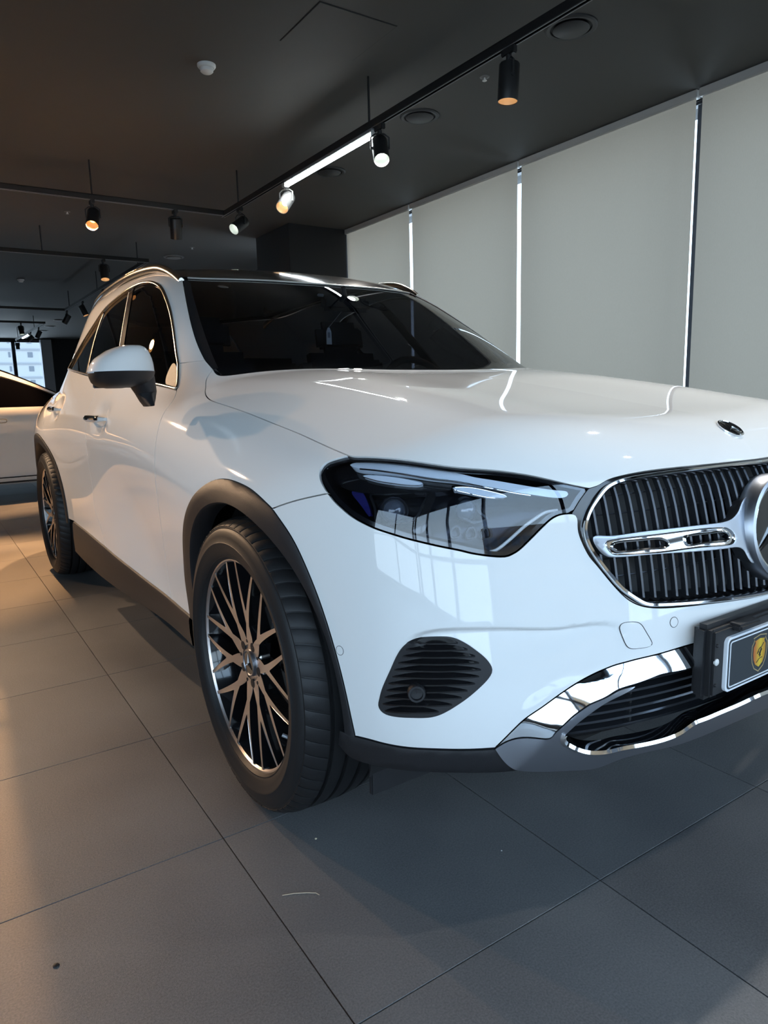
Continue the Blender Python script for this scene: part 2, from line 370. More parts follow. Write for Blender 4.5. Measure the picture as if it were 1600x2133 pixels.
nosez=S1([.12,.20,.30,.40,.50,.60,.70,.80,.87,.93,1.0,1.1],[-.68,-.752,-.803,-.826,-.826,-.815,-.798,-.774,-.75,-.715,-.64,-.47])
nosex=S1([0,.3,.5,.65,.75,.85,.92,1.0],[0,.025,.075,.145,.215,.355,.55,.88])
hoody=S1([-.9,-.8,-.7,-.5,-.3,0,.3,.5,.8,1.2],[.84,.892,.930,.968,1.0,1.043,1.080,1.098,1.115,1.12])
hoodx=S1([0,.3,.5,.65,.75,.85,.92,1.0],[0,-.004,-.004,.018,.045,.095,.155,.24])
rearz=S1([.2,.4,.6,.8,1.0,1.2,1.4,1.6],[3.78,3.85,3.87,3.86,3.83,3.75,3.62,3.45])
wsz=S1([.95,1.10,1.3,1.5,1.7],[.12,.38,.755,1.155,1.56])
wsx=S1([0,.3,.5,.65,.75,.9],[0,.026,.090,.205,.33,.55])
roofy=S1([.6,1.1,1.4,1.8,2.2,2.8,3.3,3.6,3.9],[1.33,1.50,1.567,1.612,1.618,1.59,1.53,1.475,1.40])
roofx=S1([0,.3,.5,.65,.8],[0,.008,.024,.05,.10])
GZ=[.95,1.05,1.15,1.3,1.45,1.6]
GH={.3:[.80,.74,.69,.62,.56,.50],.7:[.845,.785,.735,.67,.61,.55],1.2:[.895,.846,.797,.731,.665,.595],1.8:[.915,.872,.825,.757,.688,.615],2.4:[.90,.86,.815,.747,.678,.605],2.8:[.875,.828,.780,.712,.644,.570],3.2:[.80,.745,.69,.615,.545,.47],3.6:[.70,.645,.59,.52,.45,.38]}
green=S2(list(GH),GZ,list(GH.values()))
creasey=S1([-.9,-.5,-.1,.2,.55,.9],[.57,.59,.605,.63,.70,.75])
def F0(P):
    x,y,z=P[:,0],P[:,1],P[:,2];a=np.abs(x)
    fl=a-flank(y,z)
    no=nosez(z)+nosex(a)-y
    cr=(a-creasey(y))/.010;hd=z-(hoody(y)-hoodx(a)-.13*.010*np.logaddexp(0,cr))
    re=y-rearz(z)
    b=smax(fl,no,.12)
    b=smax(b,hd*.9,.10)
    b=smax(b,re,.15)
    b=smax(b,.165-z,.03)
    gs=a-green(y,z)
    ws=(wsz(z)+wsx(a)-y)*.45
    rf=z-(roofy(y)-roofx(a))
    g=smax(gs,ws,.035);g=smax(g,rf,.07);g=smax(g,re,.12)
    return smin(b,g,.03)
F = F0
C0, C1, ZO, RHO = .10, 3.2, .70, .80
def P2uv(P):
    P = np.atleast_2d(P); a = np.abs(P[:, 0]); y = P[:, 1]; dz = P[:, 2]-ZO; r = np.hypot(a, dz)
    v = np.arctan2(dz, a)*RHO
    u = np.where(y < C0, -RHO*np.arctan2(C0-y, r), np.where(y > C1, C1-C0+RHO*np.arctan2(y-C1, r), y-C0))
    return np.stack([u, v], 1)
def uv_ray(uv):
    u, v = uv[:, 0], uv[:, 1]; ph = v/RHO
    th = np.where(u < 0, -u/RHO, np.where(u > C1-C0, (u-(C1-C0))/RHO, 0)); sg = np.where(u < 0, -1.0, 1.0)
    O = np.stack([0*u, np.clip(u, 0, C1-C0)+C0, 0*u+ZO], 1)
    D = np.stack([-np.cos(th)*np.cos(ph), sg*np.sin(th), np.cos(th)*np.sin(ph)], 1)
    return O, D
def surf(uv, off=0.0, fn=None):
    fn = fn or F; O, D = uv_ray(uv); n = len(uv); lo = np.full(n, .05); hi = np.full(n, 1.7)
    for _ in range(24):
        m = (lo+hi)/2; g = fn(O+D*m[:, None]) < off; lo = np.where(g, m, lo); hi = np.where(g, hi, m)
    return O+D*((lo+hi)/2)[:, None]
def grad(P, fn=None):
    fn = fn or F; e = .0015; G = np.stack([fn(P+np.eye(3)[k]*e)-fn(P-np.eye(3)[k]*e) for k in range(3)], 1)
    # keep the centre line normal in the symmetry plane
    G[np.abs(P[:, 0]) < 1e-5, 0] = 0
    return G/(np.linalg.norm(G, axis=1)[:, None]+1e-9)
def hit(px, off=0.0):
    D = np.array([pray(q) for q in px]); D /= np.linalg.norm(D, axis=1)[:, None]; n = len(D)
    ts = np.arange(1.0, 6.5, .012); P = (CAM+D[:, None, :]*ts[None, :, None]).reshape(-1, 3)
    v = (F(P) < off).reshape(n, -1); done = v.any(1); k = v.argmax(1)
    if not done.all(): print('MISS', [px[i] for i in np.where(~done)[0]])
    hi = np.where(done, ts[k], 2.); lo = hi-.012
    for _ in range(22):
        m = (lo+hi)/2; g = F(CAM+D*m[:, None]) < off; hi = np.where(g, m, hi); lo = np.where(g, lo, m)
    return CAM+D*((lo+hi)/2)[:, None]
def side_at(y, z):
    """surface point on the near flank at given y,z"""
    y = np.atleast_1d(np.asarray(y, float)); z = np.broadcast_to(np.asarray(z, float), y.shape); lo = np.full(y.shape, .2); hi = np.full(y.shape, 1.3)
    for _ in range(24):
        m = (lo+hi)/2; g = F(np.stack([-m, y, z], 1)) < 0; lo = np.where(g, m, lo); hi = np.where(g, hi, m)
    return np.stack([-lo, y, z], 1)
def top_at(a, y):
    a = np.atleast_1d(np.asarray(a, float)); y = np.broadcast_to(np.asarray(y, float), a.shape); lo = np.full(a.shape, .7); hi = np.full(a.shape, 1.9)
    for _ in range(24):
        m = (lo+hi)/2; g = F(np.stack([-a, y, m], 1)) < 0; lo = np.where(g, m, lo); hi = np.where(g, hi, m)
    return np.stack([-a, y, lo], 1)
def resample(C, step=.008, closed=False):
    """smooth curve through C (any dimension), even steps"""
    C = np.array(C, float)
    if closed: C = np.vstack([C[-2:], C, C[:3]]) if np.linalg.norm(C[0]-C[-1]) > 1e-9 else np.vstack([C[-3:-1], C, C[1:3]])
    d = np.sqrt(np.linalg.norm(np.diff(C, axis=0), axis=1)+1e-12); t = np.r_[0, np.cumsum(d)]
    b = Basis(t); T = np.linspace(t[2], t[-3], 1500) if closed else np.linspace(0, t[-1], 1500)
    Q = b(T)@C; s = np.r_[0, np.cumsum(np.linalg.norm(np.diff(Q, axis=0), axis=1))]
    n = max(2, int(round(s[-1]/step))+1); S = np.linspace(0, s[-1], n)
    R = np.stack([np.interp(S, s, Q[:, k]) for k in range(Q.shape[1])], 1)
    return R[:-1] if closed else R
def cpx(px, step=.008, off=0.0): return resample(P2uv(hit(px, off)), step)            # uv curve from a traced line
def c3(P, step=.008): return resample(P2uv(np.array(P, float)), step)
def loop(*cs):
    L = []
    for c in cs:
        for q in c:
            if not L or np.hypot(*(L[-1]-q)) > 1e-5: L.append(np.array(q))
    if np.hypot(*(L[0]-L[-1])) < 1e-5: L.pop()
    return np.array(L)
def inpoly(Q, L):
    r = np.zeros(len(Q), bool); A = L; B = np.roll(L, 1, 0)
    for k in range(0, len(Q), 4000):
        x, y = Q[k:k+4000, 0][:, None], Q[k:k+4000, 1][:, None]
        c = ((A[:, 1] > y) != (B[:, 1] > y)); dy = np.where(B[:, 1] == A[:, 1], 1e-12, B[:, 1]-A[:, 1])
        r[k:k+4000] = (c & (x < (B[:, 0]-A[:, 0])*(y-A[:, 1])/dy+A[:, 0])).sum(1) % 2 == 1
    return r
def dist_poly(Q, L):
    A = L; E = np.roll(L, -1, 0)-L; ee = (E*E).sum(1)+1e-12; d = np.zeros(len(Q))
    for k in range(0, len(Q), 2000):
        W = Q[k:k+2000, None, :]-A; t = np.clip((W*E).sum(2)/ee, 0, 1)
        d[k:k+2000] = np.sqrt((((W-t[..., None]*E)**2).sum(2)).min(1))
    return d
def tri(loops, step, lines=()):
    """triangulated uv patch: outer loop + hole loops, interior grid"""
    out = loops[0]; lo, hi = out.min(0), out.max(0)
    gu, gv = np.meshgrid(np.arange(lo[0]+step*.5, hi[0], step), np.arange(lo[1]+step*.5, hi[1], step*.9), indexing='ij')
    Q = np.stack([gu.ravel(), gv.ravel()], 1); Q[:, 0] += np.where((np.round((Q[:, 1]-lo[1])/(step*.9)).astype(int) % 2) == 0, 0, step*.5)
    ok = inpoly(Q, out)
    for h in loops[1:]: ok &= ~inpoly(Q, h)
    Q = Q[ok]
    for l in loops:
        if len(Q): Q = Q[dist_poly(Q, l) > step*.45]
    V = []; E = []
    for l in loops:
        b = len(V); V += [Vector((float(a), float(c))) for a, c in l]; E += [(b+i, b+(i+1) % len(l)) for i in range(len(l))]
    for l in lines:
        l = l[inpoly(l, out) & (dist_poly(l, out) > step*.3)]; b = len(V); V += [Vector((float(a), float(c))) for a, c in l]; E += [(b+i, b+i+1) for i in range(len(l)-1)]
        if len(Q): Q = Q[np.min(np.linalg.norm(Q[:, None]-l[None], axis=2), axis=1) > step*.4]
    V += [Vector((float(a), float(c))) for a, c in Q]
    r = delaunay_2d_cdt(V, E, [], 0, 1e-7)
    P = np.array([v[:] for v in r[0]]); T = np.array([f for f in r[2] if len(f) == 3])
    cen = P[T].mean(1); ok = inpoly(cen, out)
    for h in loops[1:]: ok &= ~inpoly(cen, h)
    T = T[ok]; used = np.unique(T); mp = -np.ones(len(P), int); mp[used] = np.arange(len(used))
    return P[used], mp[T]
def patch(name, loops, m, parent, off=0.0, thick=.012, gap=.0016, step=.016, side='L', fn=None, drop=.0, uv_off=None, round_=0.0, lines=(), mesh_n=False):
    """a shaped sheet lying on the body surface. side: L near side, R mirrored, J both halves joined at the centre line, B = two objects"""
    loops = [loops] if isinstance(loops, np.ndarray) else loops
    Q, T = tri(loops, step, lines)
    o_ = off if uv_off is None else off+uv_off(Q)
    P = surf(Q, o_, fn); N = grad(P, fn)
    top = Q[:, 1] > RHO*math.pi/2-1e-5; bot = Q[:, 1] < -RHO*math.pi/2+1e-5
    P[top | bot, 0] = 0; N[top | bot, 0] = 0
    if mesh_n:
        fn_ = np.cross(P[T[:, 1]]-P[T[:, 0]], P[T[:, 2]]-P[T[:, 0]]); fn_ *= np.sign((fn_*N[T[:, 0]]).sum(1))[:, None]; N2 = np.zeros_like(P)
        for k in range(3): np.add.at(N2, T[:, k], fn_)
        N = N2/(np.linalg.norm(N2, axis=1)[:, None]+1e-12)
    # orient
    fn_ = np.cross(P[T[:, 1]]-P[T[:, 0]], P[T[:, 2]]-P[T[:, 0]]); fl = (fn_*N[T[:, 0]]).sum(1) < 0; T[fl] = T[fl][:, ::-1]
    # open edges
    cnt = {}
    for t in T:
        for k in range(3):
            a, b, c = t[k], t[(k+1) % 3], t[(k+2) % 3]; key = (min(a, b), max(a, b)); cnt.setdefault(key, []).append((a, b, c))
    bd = [v[0] for v in cnt.values() if len(v) == 1]
    if side == 'J': bd = [e for e in bd if not (abs(P[e[0], 0]) < 1e-6 and abs(P[e[1], 0]) < 1e-6)]
    inw = np.zeros_like(P)
    for a, b, c in bd:
        e = P[b]-P[a]; e /= np.linalg.norm(e)+1e-9; w = np.cross(N[a], e)
        if w@(P[c]-P[a]) < 0: w = -w
        w /= np.linalg.norm(w)+1e-9; inw[a] += w; inw[b] += w
    l = np.linalg.norm(inw, axis=1); bi = l > 1e-6; inw[bi] /= l[bi][:, None]
    if side == 'J': inw[np.abs(P[:, 0]) < 1e-6, 0] = 0
    P = P+inw*gap; P[bi] -= N[bi]*drop
    NN = N.copy()
    if round_: NN[bi] = N[bi]-inw[bi]*round_; NN /= np.linalg.norm(NN, axis=1)[:, None]
    V = [*P]; NV = [*NN]; Fc = [tuple(t) for t in T]; id1 = {}; id2 = {}
    def dup(i):
        if i not in id1:
            id1[i] = len(V); V.append(P[i]); NV.append(-inw[i]); id2[i] = len(V); V.append(P[i]-N[i]*thick+inw[i]*thick*.15); NV.append(-inw[i])
        return id1[i], id2[i]
    if thick:
        for a, b, c in bd:
            a1, a2 = dup(a); b1, b2 = dup(b); Fc.append((b1, a1, a2, b2))
    V = np.array(V); NV = np.array(NV); objs = []
    if side in ('L', 'B'): objs.append(mobj(name, V, Fc, m, parent, normals=NV))
    if side in ('R', 'B'): objs.append(mobj(name, V*[-1, 1, 1], [f[::-1] for f in Fc], m, parent, normals=NV*[-1, 1, 1]))
    if side == 'J':
        n = len(V); mir = np.arange(n, 2*n); cz = (np.abs(V[:, 0]) < 1e-6); idx = np.where(cz)[0]; mir[idx] = idx
        V2 = np.vstack([V, V*[-1, 1, 1]]); N2 = np.vstack([NV, NV*[-1, 1, 1]]); F2 = Fc+[tuple(int(mir[i]) for i in f[::-1]) for f in Fc]
        keep = np.ones(2*n, bool); keep[n+idx] = False; mp = np.cumsum(keep)-1
        objs.append(mobj(name, V2[keep], [tuple(int(mp[i]) for i in f) for f in F2], m, parent, normals=N2[keep]))
    return objs[0] if len(objs) == 1 else objs
def ribbon(name, C, prof, m, parent, off=0.0, side='L', closed=False):
    """moulding swept along a uv curve; prof = [(across, out)] in metres"""
    P = surf(C, off); N = grad(P)
    if side == 'J' : pass
    T = np.gradient(P, axis=0) if not closed else np.roll(P, -1, 0)-np.roll(P, 1, 0)
    T /= np.linalg.norm(T, axis=1)[:, None]+1e-12; S = np.cross(N, T); S /= np.linalg.norm(S, axis=1)[:, None]+1e-12
    k = len(prof); n = len(P); V = []
    for i in range(n): V += [P[i]+S[i]*a+N[i]*b for a, b in prof]
    Fc = []
    for i in range(n if closed else n-1):
        for j in range(k): Fc.append((i*k+j, i*k+(j+1) % k, ((i+1) % n)*k+(j+1) % k, ((i+1) % n)*k+j))
    if not closed: Fc += [tuple(range(k)), tuple(range((n-1)*k, n*k))]
    V = np.array(V); r = []
    if side in ('L', 'B'): mb = MB().add(V, Fc, True); r.append(mb.build(name, m, parent))
    if side in ('R', 'B'): mb = MB().add(V*[-1, 1, 1], Fc, True); r.append(mb.build(name, m, parent))
    if side == 'J': mb = MB().add(V, Fc, True); mb.add(V*[-1, 1, 1], Fc, True); r.append(mb.build(name, m, parent))
    return r[0] if len(r) == 1 else r
VT = RHO*math.pi/2
def R3(P, step=.008): return P2uv(resample(np.array(P, float), step))
def tr(px, off=0.0, step=.008, pre=None, post=None):
    """uv curve through traced points; pre/post are 3D points to start or end on"""
    P = hit(px, off)
    if pre is not None: P = np.vstack([np.atleast_2d(pre), P])
    if post is not None: P = np.vstack([P, np.atleast_2d(post)])
    return R3(P, step)
A_ = lambda L: zp(660, 940, 5.3333, L)
B_ = lambda L: zp(940, 960, 5.3333, L)
G_ = lambda L: zp(1150, 900, 3.5556, L)
C_ = lambda L: zp(1020, 1330, 5.3333, L)
D_ = lambda L: zp(1280, 1320, 5.0, L)
I_ = lambda L: zp(700, 1290, 4.4444, L)
# ---- scoop pressed into the bumper around the side intake
SC = zp(700, 1290, 4.4444, [(1600, 66), (1300, 66), (1050, 70), (900, 80), (780, 105), (680, 150), (600, 230), (530, 330), (470, 440), (415, 560), (370, 680), (342, 780), (350, 870), (385, 970), (450, 1130), (700, 1230), (1100, 1260), (1470, 1230), (1800, 900), (2200, 640), (2680, 480), (2690, 70), (2100, 64)])
SCL = P2uv(hit(SC)); _slo = SCL.min(0)-.05; _shi = SCL.max(0)+.05; _sn = (340, 260)
def _scoop_grid():
    gu = np.linspace(_slo[0], _shi[0], _sn[0]); gv = np.linspace(_slo[1], _shi[1], _sn[1]); U, V = np.meshgrid(gu, gv, indexing='ij'); Q = np.stack([U.ravel(), V.ravel()], 1)
    L = P2uv(resample(hit(SC), .01, True)); ins = inpoly(Q, L); d = dist_poly(Q, L); P = surf(Q)
    g = np.where(ins, d, 0); w = np.where(P[:, 2] > .555, .018, .032)
    t = np.clip(g/w, 0, 1); t = t*t*(3-2*t); fade = sst(np.abs(P[:, 0]), .40, .66); ramp = np.clip((P[:, 2]-.350)/.225, 0, 1)**1.1
    return (.021*t*fade*ramp).reshape(_sn)
SCG = _scoop_grid()
def scoop(P):
    q = (P2uv(P)-_slo)/(_shi-_slo)*(np.array(_sn)-1); i = np.clip(np.floor(q).astype(int), 0, np.array(_sn)-2); f = np.clip(q-i, 0, 1)
    ok = ((q >= 0) & (q <= np.array(_sn)-1)).all(1); a = SCG[i[:, 0], i[:, 1]]*(1-f[:, 0])+SCG[i[:, 0]+1, i[:, 1]]*f[:, 0]; b = SCG[i[:, 0], i[:, 1]+1]*(1-f[:, 0])+SCG[i[:, 0]+1, i[:, 1]+1]*f[:, 0]
    return np.where(ok, a*(1-f[:, 1])+b*f[:, 1], 0)
SCT = P2uv(resample(hit(I_([(600, 230), (680, 150), (780, 105), (900, 80), (1050, 70), (1300, 66), (1600, 66), (2100, 64), (2580, 66)])), .007))
def dimple(P):
    y, z = P[:, 1], P[:, 2]; r = 0
    for yc, zc in ((1.40, .945), (2.46, .975)): r = r+.013*np.exp(-(((y-yc)/.085)**2)**1.5-(((z-zc)/.05)**2)**1.5)
    return np.where(np.abs(P[:, 0]) > .7, r, 0)
def F(P): return F0(P)+scoop(P)+dimple(P)

def ext0(P):
    """continue a traced line to the centre plane"""
    P = P[P[:, 0] < -.012]; a, b = P[-3], P[-1]; m = (b-a)/(b[0]-a[0]+1e-9); e = b+m*(-b[0])*np.array([1, .35, .55]); e[0] = 0; h_ = (b+e)/2
    return np.vstack([P, h_, e])
def tr0(px, off=0.0, step=.008, pre=None):
    P = hit(px, off)
    if pre is not None: P = np.vstack([np.atleast_2d(pre), P])
    return R3(ext0(P), step)
def nose0(z): return np.array([[0, float(nosez(z)[0]), z]])
# ---- shared lines (uv)
pHC = hit([(444, 769)]); J1 = hit(A_([(345, 45)])); J2 = hit(B_([(1535, 310)])); J3 = hit(A_([(125, 468)])); J4 = hit(B_([(1350, 585)]))
c_seam = tr([(444, 769), (431, 788), (428, 811), (434, 830), (465, 843), (517.5, 861), (570, 882), (622.5, 903), (675, 927)], post=J1)
ah = np.array([.70, .62, .5, .36, .2, .08, 0]); c_hrear = R3(np.vstack([pHC, top_at(ah, .345+wsx(ah))]))
c_htop = tr(A_([(400, 58), (500, 60), (700, 70), (1000, 100), (1300, 145), (1600, 185)])+B_([(400, 100), (700, 135), (1000, 190), (1300, 262)]), pre=J1, post=J2)
c_hleft = tr(A_([(250, 75), (150, 105), (85, 140), (45, 190), (28, 245), (38, 310), (70, 380)]), pre=J1, post=J3)
c_hbot = tr(A_([(180, 540), (260, 620), (360, 705), (480, 780), (640, 855), (800, 910), (1000, 970), (1200, 1020), (1400, 1065), (1600, 1105)])+B_([(200, 1022), (300, 1040), (430, 1058), (540, 1065), (620, 1060), (680, 1035), (740, 1000), (830, 920), (930, 820), (1040, 710), (1120, 640), (1200, 600), (1290, 585)]), pre=J3, post=J4)
c_hright = tr(B_([(1380, 540), (1440, 440), (1510, 345)]), pre=J4, post=J2)
c_gtop = tr0(G_([(345, 398), (400, 365), (500, 330), (700, 290), (900, 265), (1200, 235), (1500, 203)]), pre=J2)
c_gbot = tr0(B_([(1385, 600), (1410, 650), (1412, 730), (1430, 830), (1480, 950), (1540, 1060)])+G_([(330, 980), (420, 1090), (500, 1180), (560, 1235), (620, 1270), (680, 1290), (760, 1300), (900, 1297), (1200, 1265), (1500, 1222)]), pre=J4, step=.007)
ARCH = [(399, 1284), (390, 1220), (386, 1175), (384, 1119), (389, 1070), (406, 1032), (436, 1006), (462, 998), (492, 1004), (530, 1025), (567, 1059.5)]
ARCH2 = [(605, 1115), (635, 1175), (665, 1250), (695, 1344), (719, 1437), (740, 1533)]
pK1 = hit([(567, 1059.5)]); pK2 = hit([(740, 1533)])
c_arch1 = tr(ARCH); c_arch2 = tr(ARCH2[:-1], pre=pK1, post=pK2)
c_bseam = tr([(612, 1044)], pre=pK1, post=J3)
pPB = hit([(1031.3, 1558)])
c_pbot = tr(I_([(300, 1110), (450, 1150), (650, 1185), (900, 1200), (1200, 1205)]), pre=pK2, post=pPB)
c_ctop = tr0(C_([(140, 1140), (250, 1030), (400, 890), (560, 780), (740, 650), (900, 540), (1060, 445), (1200, 375)])+D_([(0, 330), (200, 275), (450, 215), (700, 140), (850, 98)]), pre=pPB)
c_cut1 = tr([(368, 813), (358.6, 837), (342, 860), (328, 902), (323, 941), (322, 969), (328, 1040), (336, 1096), (347, 1180), (357, 1248)])
c_cut2 = tr([(210, 788), (204, 805), (194, 829), (184, 854), (178.6, 882), (178.6, 913), (184, 964), (194, 1026), (197, 1060), (208, 1093), (220, 1139)])
c_sill0 = tr([(357, 1248), (378, 1266), (399, 1284)])
c_sill1 = tr([(220, 1139), (270, 1180), (315, 1215), (357, 1248)])
aR = math.atan2(.40-.367, -.47)
def arch_r(t0, t1, r=.47, n=40):
    t = np.linspace(t0, t1, n); return side_at(2.888+r*np.cos(t), .367+r*np.sin(t))
p155 = hit([(155, 1086)]); t155 = math.atan2(p155[0, 2]-.367, p155[0, 1]-2.888)
tc = math.atan2(.78-.367, -.224)
c_ra1 = P2uv(np.vstack([p155, arch_r(max(t155, 0) if t155 > 0 else math.pi-.02, tc)])); c_ra2 = P2uv(arch_r(tc, -.05))
c_sill2 = tr([(185, 1110)], pre=p155, post=hit([(220, 1139)]))
c_belt1 = tr([(368, 813), (316, 801), (260, 794), (210, 788)]); c_belt2 = tr([(210, 788), (185, 783.5), (165, 778), (142, 771)])
c_rcut = R3(np.vstack([hit([(142, 771)]), side_at([2.83, 2.78, 2.72], [1.10, 1.0, .90]), arch_r(tc, tc-.1)[:1]]))
c_wfront = tr([(368, 813), (373, 795), (373.5, 775), (374, 757)]); c_wfront2 = tr([(374, 757), (371, 740), (366, 700), (360, 660), (352, 630), (343, 607), (335, 595), (324, 588), (312, 585.5), (298, 587)])
c_wtop = tr([(298, 587), (270, 600), (240, 623), (215, 648), (195, 678), (175, 710), (158, 740), (146, 762), (142, 771)])
c_aseam = tr([(374, 757), (398, 754), (428, 751)]); c_apl0 = tr([(428, 751), (436, 760), (444, 769)])
c_apil = tr([(428, 751), (415, 725), (400, 680), (387, 620), (382, 590), (380, 577)])
pWC = hit([(380, 577)])
c_wstop = tr0([(420, 579), (480, 580.5), (550, 583), (620, 587.5)], pre=pWC)
RE = C1-C0+.20     # rear joint in u
yr = np.array([1.36, 1.5, 1.7, 2.0, 2.4, 2.9]); ar = np.array([.585, .600, .612, .615, .60, .565])
pRR = surf(np.array([[RE, 1.10]])); c_redge = R3(np.vstack([pWC, top_at(ar, yr), pRR]))
c_dpil = np.stack([np.full(60, RE), np.linspace(1.10, -.36, 60)], 1)
pRB = surf(np.array([[RE, -.36]])); pre_ = arch_r(-.05, -.05, n=1)
c_qbot = R3(np.vstack([pRB, (pRB+pre_)/2, pre_]))
vline = lambda u0, u1, s=1, st=.016: np.stack([np.linspace(u0, u1, max(2, int(abs(u1-u0)/st))), np.full(max(2, int(abs(u1-u0)/st)), s*VT)], 1)

def shrink(L, d):
    """loop moved inwards by d (uv metres)"""
    T = np.roll(L, -1, 0)-np.roll(L, 1, 0); T /= np.linalg.norm(T, axis=1)[:, None]+1e-9; N = np.stack([-T[:, 1], T[:, 0]], 1)
    if not inpoly((L[:1]+N[:1]*.003), L)[0]: N = -N
    Q = L+N*d; keep = dist_poly(Q, L) > d*.93; return Q[keep]
def ploop(px, off=0.0, step=.005): return P2uv(resample(hit(px, off), step, True))
INT = I_([(940, 155), (820, 160), (730, 180), (660, 215), (600, 275), (550, 360), (510, 450), (460, 560), (420, 660), (400, 740), (392, 790), (405, 830), (440, 865), (500, 890), (600, 905), (720, 910), (850, 908), (940, 890), (1020, 855), (1120, 795), (1220, 725), (1320, 640), (1400, 560), (1440, 500), (1448, 460), (1435, 420), (1390, 360), (1320, 300), (1230, 235), (1150, 190), (1060, 160)])
L_int = ploop(INT, 0, .006)
car = empty('suv_car', (0, 0, 0), label='white luxury SUV with black roof and multi-spoke wheels, parked in the foreground', cat='car')
L_head = loop(c_hleft, c_hbot, c_hright, c_htop[::-1])
patch('hood', loop(c_seam, c_htop, c_gtop, vline(c_gtop[-1][0], c_hrear[-1][0]), c_hrear[::-1]), 'paint', car, side='J', step=.018)
patch('bumper', [loop(c_bseam, c_hbot, c_gbot, vline(c_gbot[-1][0], c_ctop[-1][0], -1), c_ctop[::-1], c_pbot[::-1], c_arch2[::-1]), shrink(L_int, .004)], 'paint', car, side='J', step=.010, lines=tuple(SCT+np.array([0, -.0055*k]) for k in range(5)))
patch('fender', loop(c_seam[::-1], c_apl0[::-1], c_aseam[::-1], c_wfront[::-1], c_cut1, c_sill0, c_arch1, c_bseam, c_hleft[::-1]), 'paint', car, side='B', step=.016)
patch('front_door', loop(c_belt1, c_cut2, c_sill1, c_cut1[::-1]), 'paint', car, side='B', step=.02)
patch('rear_door', loop(c_belt2, c_rcut, c_ra1[::-1], c_sill2, c_cut2[::-1]), 'paint', car, side='B', step=.02)
patch('body_side', loop(c_aseam, c_apil, c_redge, c_dpil, c_qbot, c_ra2[::-1], c_rcut[::-1], c_wtop[::-1], c_wfront2[::-1]), 'paint', car, side='B', step=.02)
patch('windscreen', loop(c_apil[::-1], c_apl0, c_hrear, vline(c_hrear[-1][0], c_wstop[-1][0]), c_wstop[::-1]), 'windscreen', car, side='J', step=.025, thick=.004, off=-.006)
patch('roof', loop(c_wstop, vline(c_wstop[-1][0], RE), np.stack([np.full(20, RE), np.linspace(VT, 1.10, 20)], 1), c_redge[::-1]), 'gloss_black', car, side='J', step=.03)
UE = C1-C0+RHO*1.45
patch('tailgate', loop(np.stack([np.full(90, RE), np.linspace(-.36, VT, 90)], 1), vline(RE, UE, 1, .03), np.stack([np.full(60, UE), np.linspace(VT, -.36, 60)], 1), np.stack([np.linspace(UE, RE, 30), np.full(30, -.36)], 1)), 'paint', car, side='J', step=.04)
side_glass = patch('side_window', loop(c_belt1, c_belt2, c_wtop[::-1], c_wfront2[::-1], c_wfront[::-1]), 'privacy', car, side='B', step=.025, thick=.004, off=-.008)
print('panels done')
# ================================================================== front end details
P_ch = 'chrome'
# ---- headlights
def strip_wall(name, Lp, o0, o1, m, parent, side='B'):
    a = surf(Lp, o0); b = surf(Lp, o1); n = len(Lp); V = np.vstack([a, b]); Fc = [(i, (i+1) % n, n+(i+1) % n, n+i) for i in range(n)]; r = []
    for s in ((1, -1) if side == 'B' else (1,)): r.append(MB().add(V*[s, 1, 1], Fc, True).build(name, m, parent))
    return r
def dist_line(Q, C):
    A = C[:-1]; E = C[1:]-A; ee = (E*E).sum(1)+1e-12; W = Q[:, None, :]-A; t = np.clip((W*E).sum(2)/ee, 0, 1)
    return np.sqrt((((W-t[..., None]*E)**2).sum(2)).min(1))
heads = []
for s in (1, -1):
    pass
L_lens = shrink(L_head, .0015)
hl = patch('headlight', L_lens, 'lamp_glass', car, side='B', off=-.004, thick=0, gap=0, step=.014)
hlL, hlR = hl
def both(fn):
    """build the near lamp piece and its mirror image under the two lamps"""
    for par, s in ((hlL, 1), (hlR, -1)): fn(par, s)
def mpatch(name, L, m, off, thick, step=.012, parents=None):
    a, b = patch(name, L, m, None, side='B', off=off, thick=thick, gap=0, step=step, drop=.0)
    pl = parents or (hlL, hlR); a.parent, b.parent = pl[0], pl[1]; return a, b
def mtube(name, P, r, m, parents=None, n=8):
    P = np.array(P); pl = parents or (hlL, hlR)
    for par, s in ((pl[0], 1), (pl[1], -1)): MB().tube(P*[s, 1, 1], r, n).build(name, m, par)
def mmb(name, V, Fc, m, parents=None, smooth=True):
    pl = parents or (hlL, hlR)
    for par, s in ((pl[0], 1), (pl[1], -1)): MB().add(np.array(V)*[s, 1, 1], Fc, smooth).build(name, m, par)
wa = strip_wall('housing_wall', L_lens, -.005, -.085, 'gloss_black', None); wa[0].parent = hlL; wa[1].parent = hlR
mpatch('housing', L_lens, 'lamp_inner', -.085, 0, .02)
ring_in = shrink(L_lens, .008)
a_, b_ = patch('bezel', [L_lens, ring_in], 'gloss_black', None, side='B', off=-.006, thick=.004, gap=0, step=.008); a_.parent, b_.parent = hlL, hlR
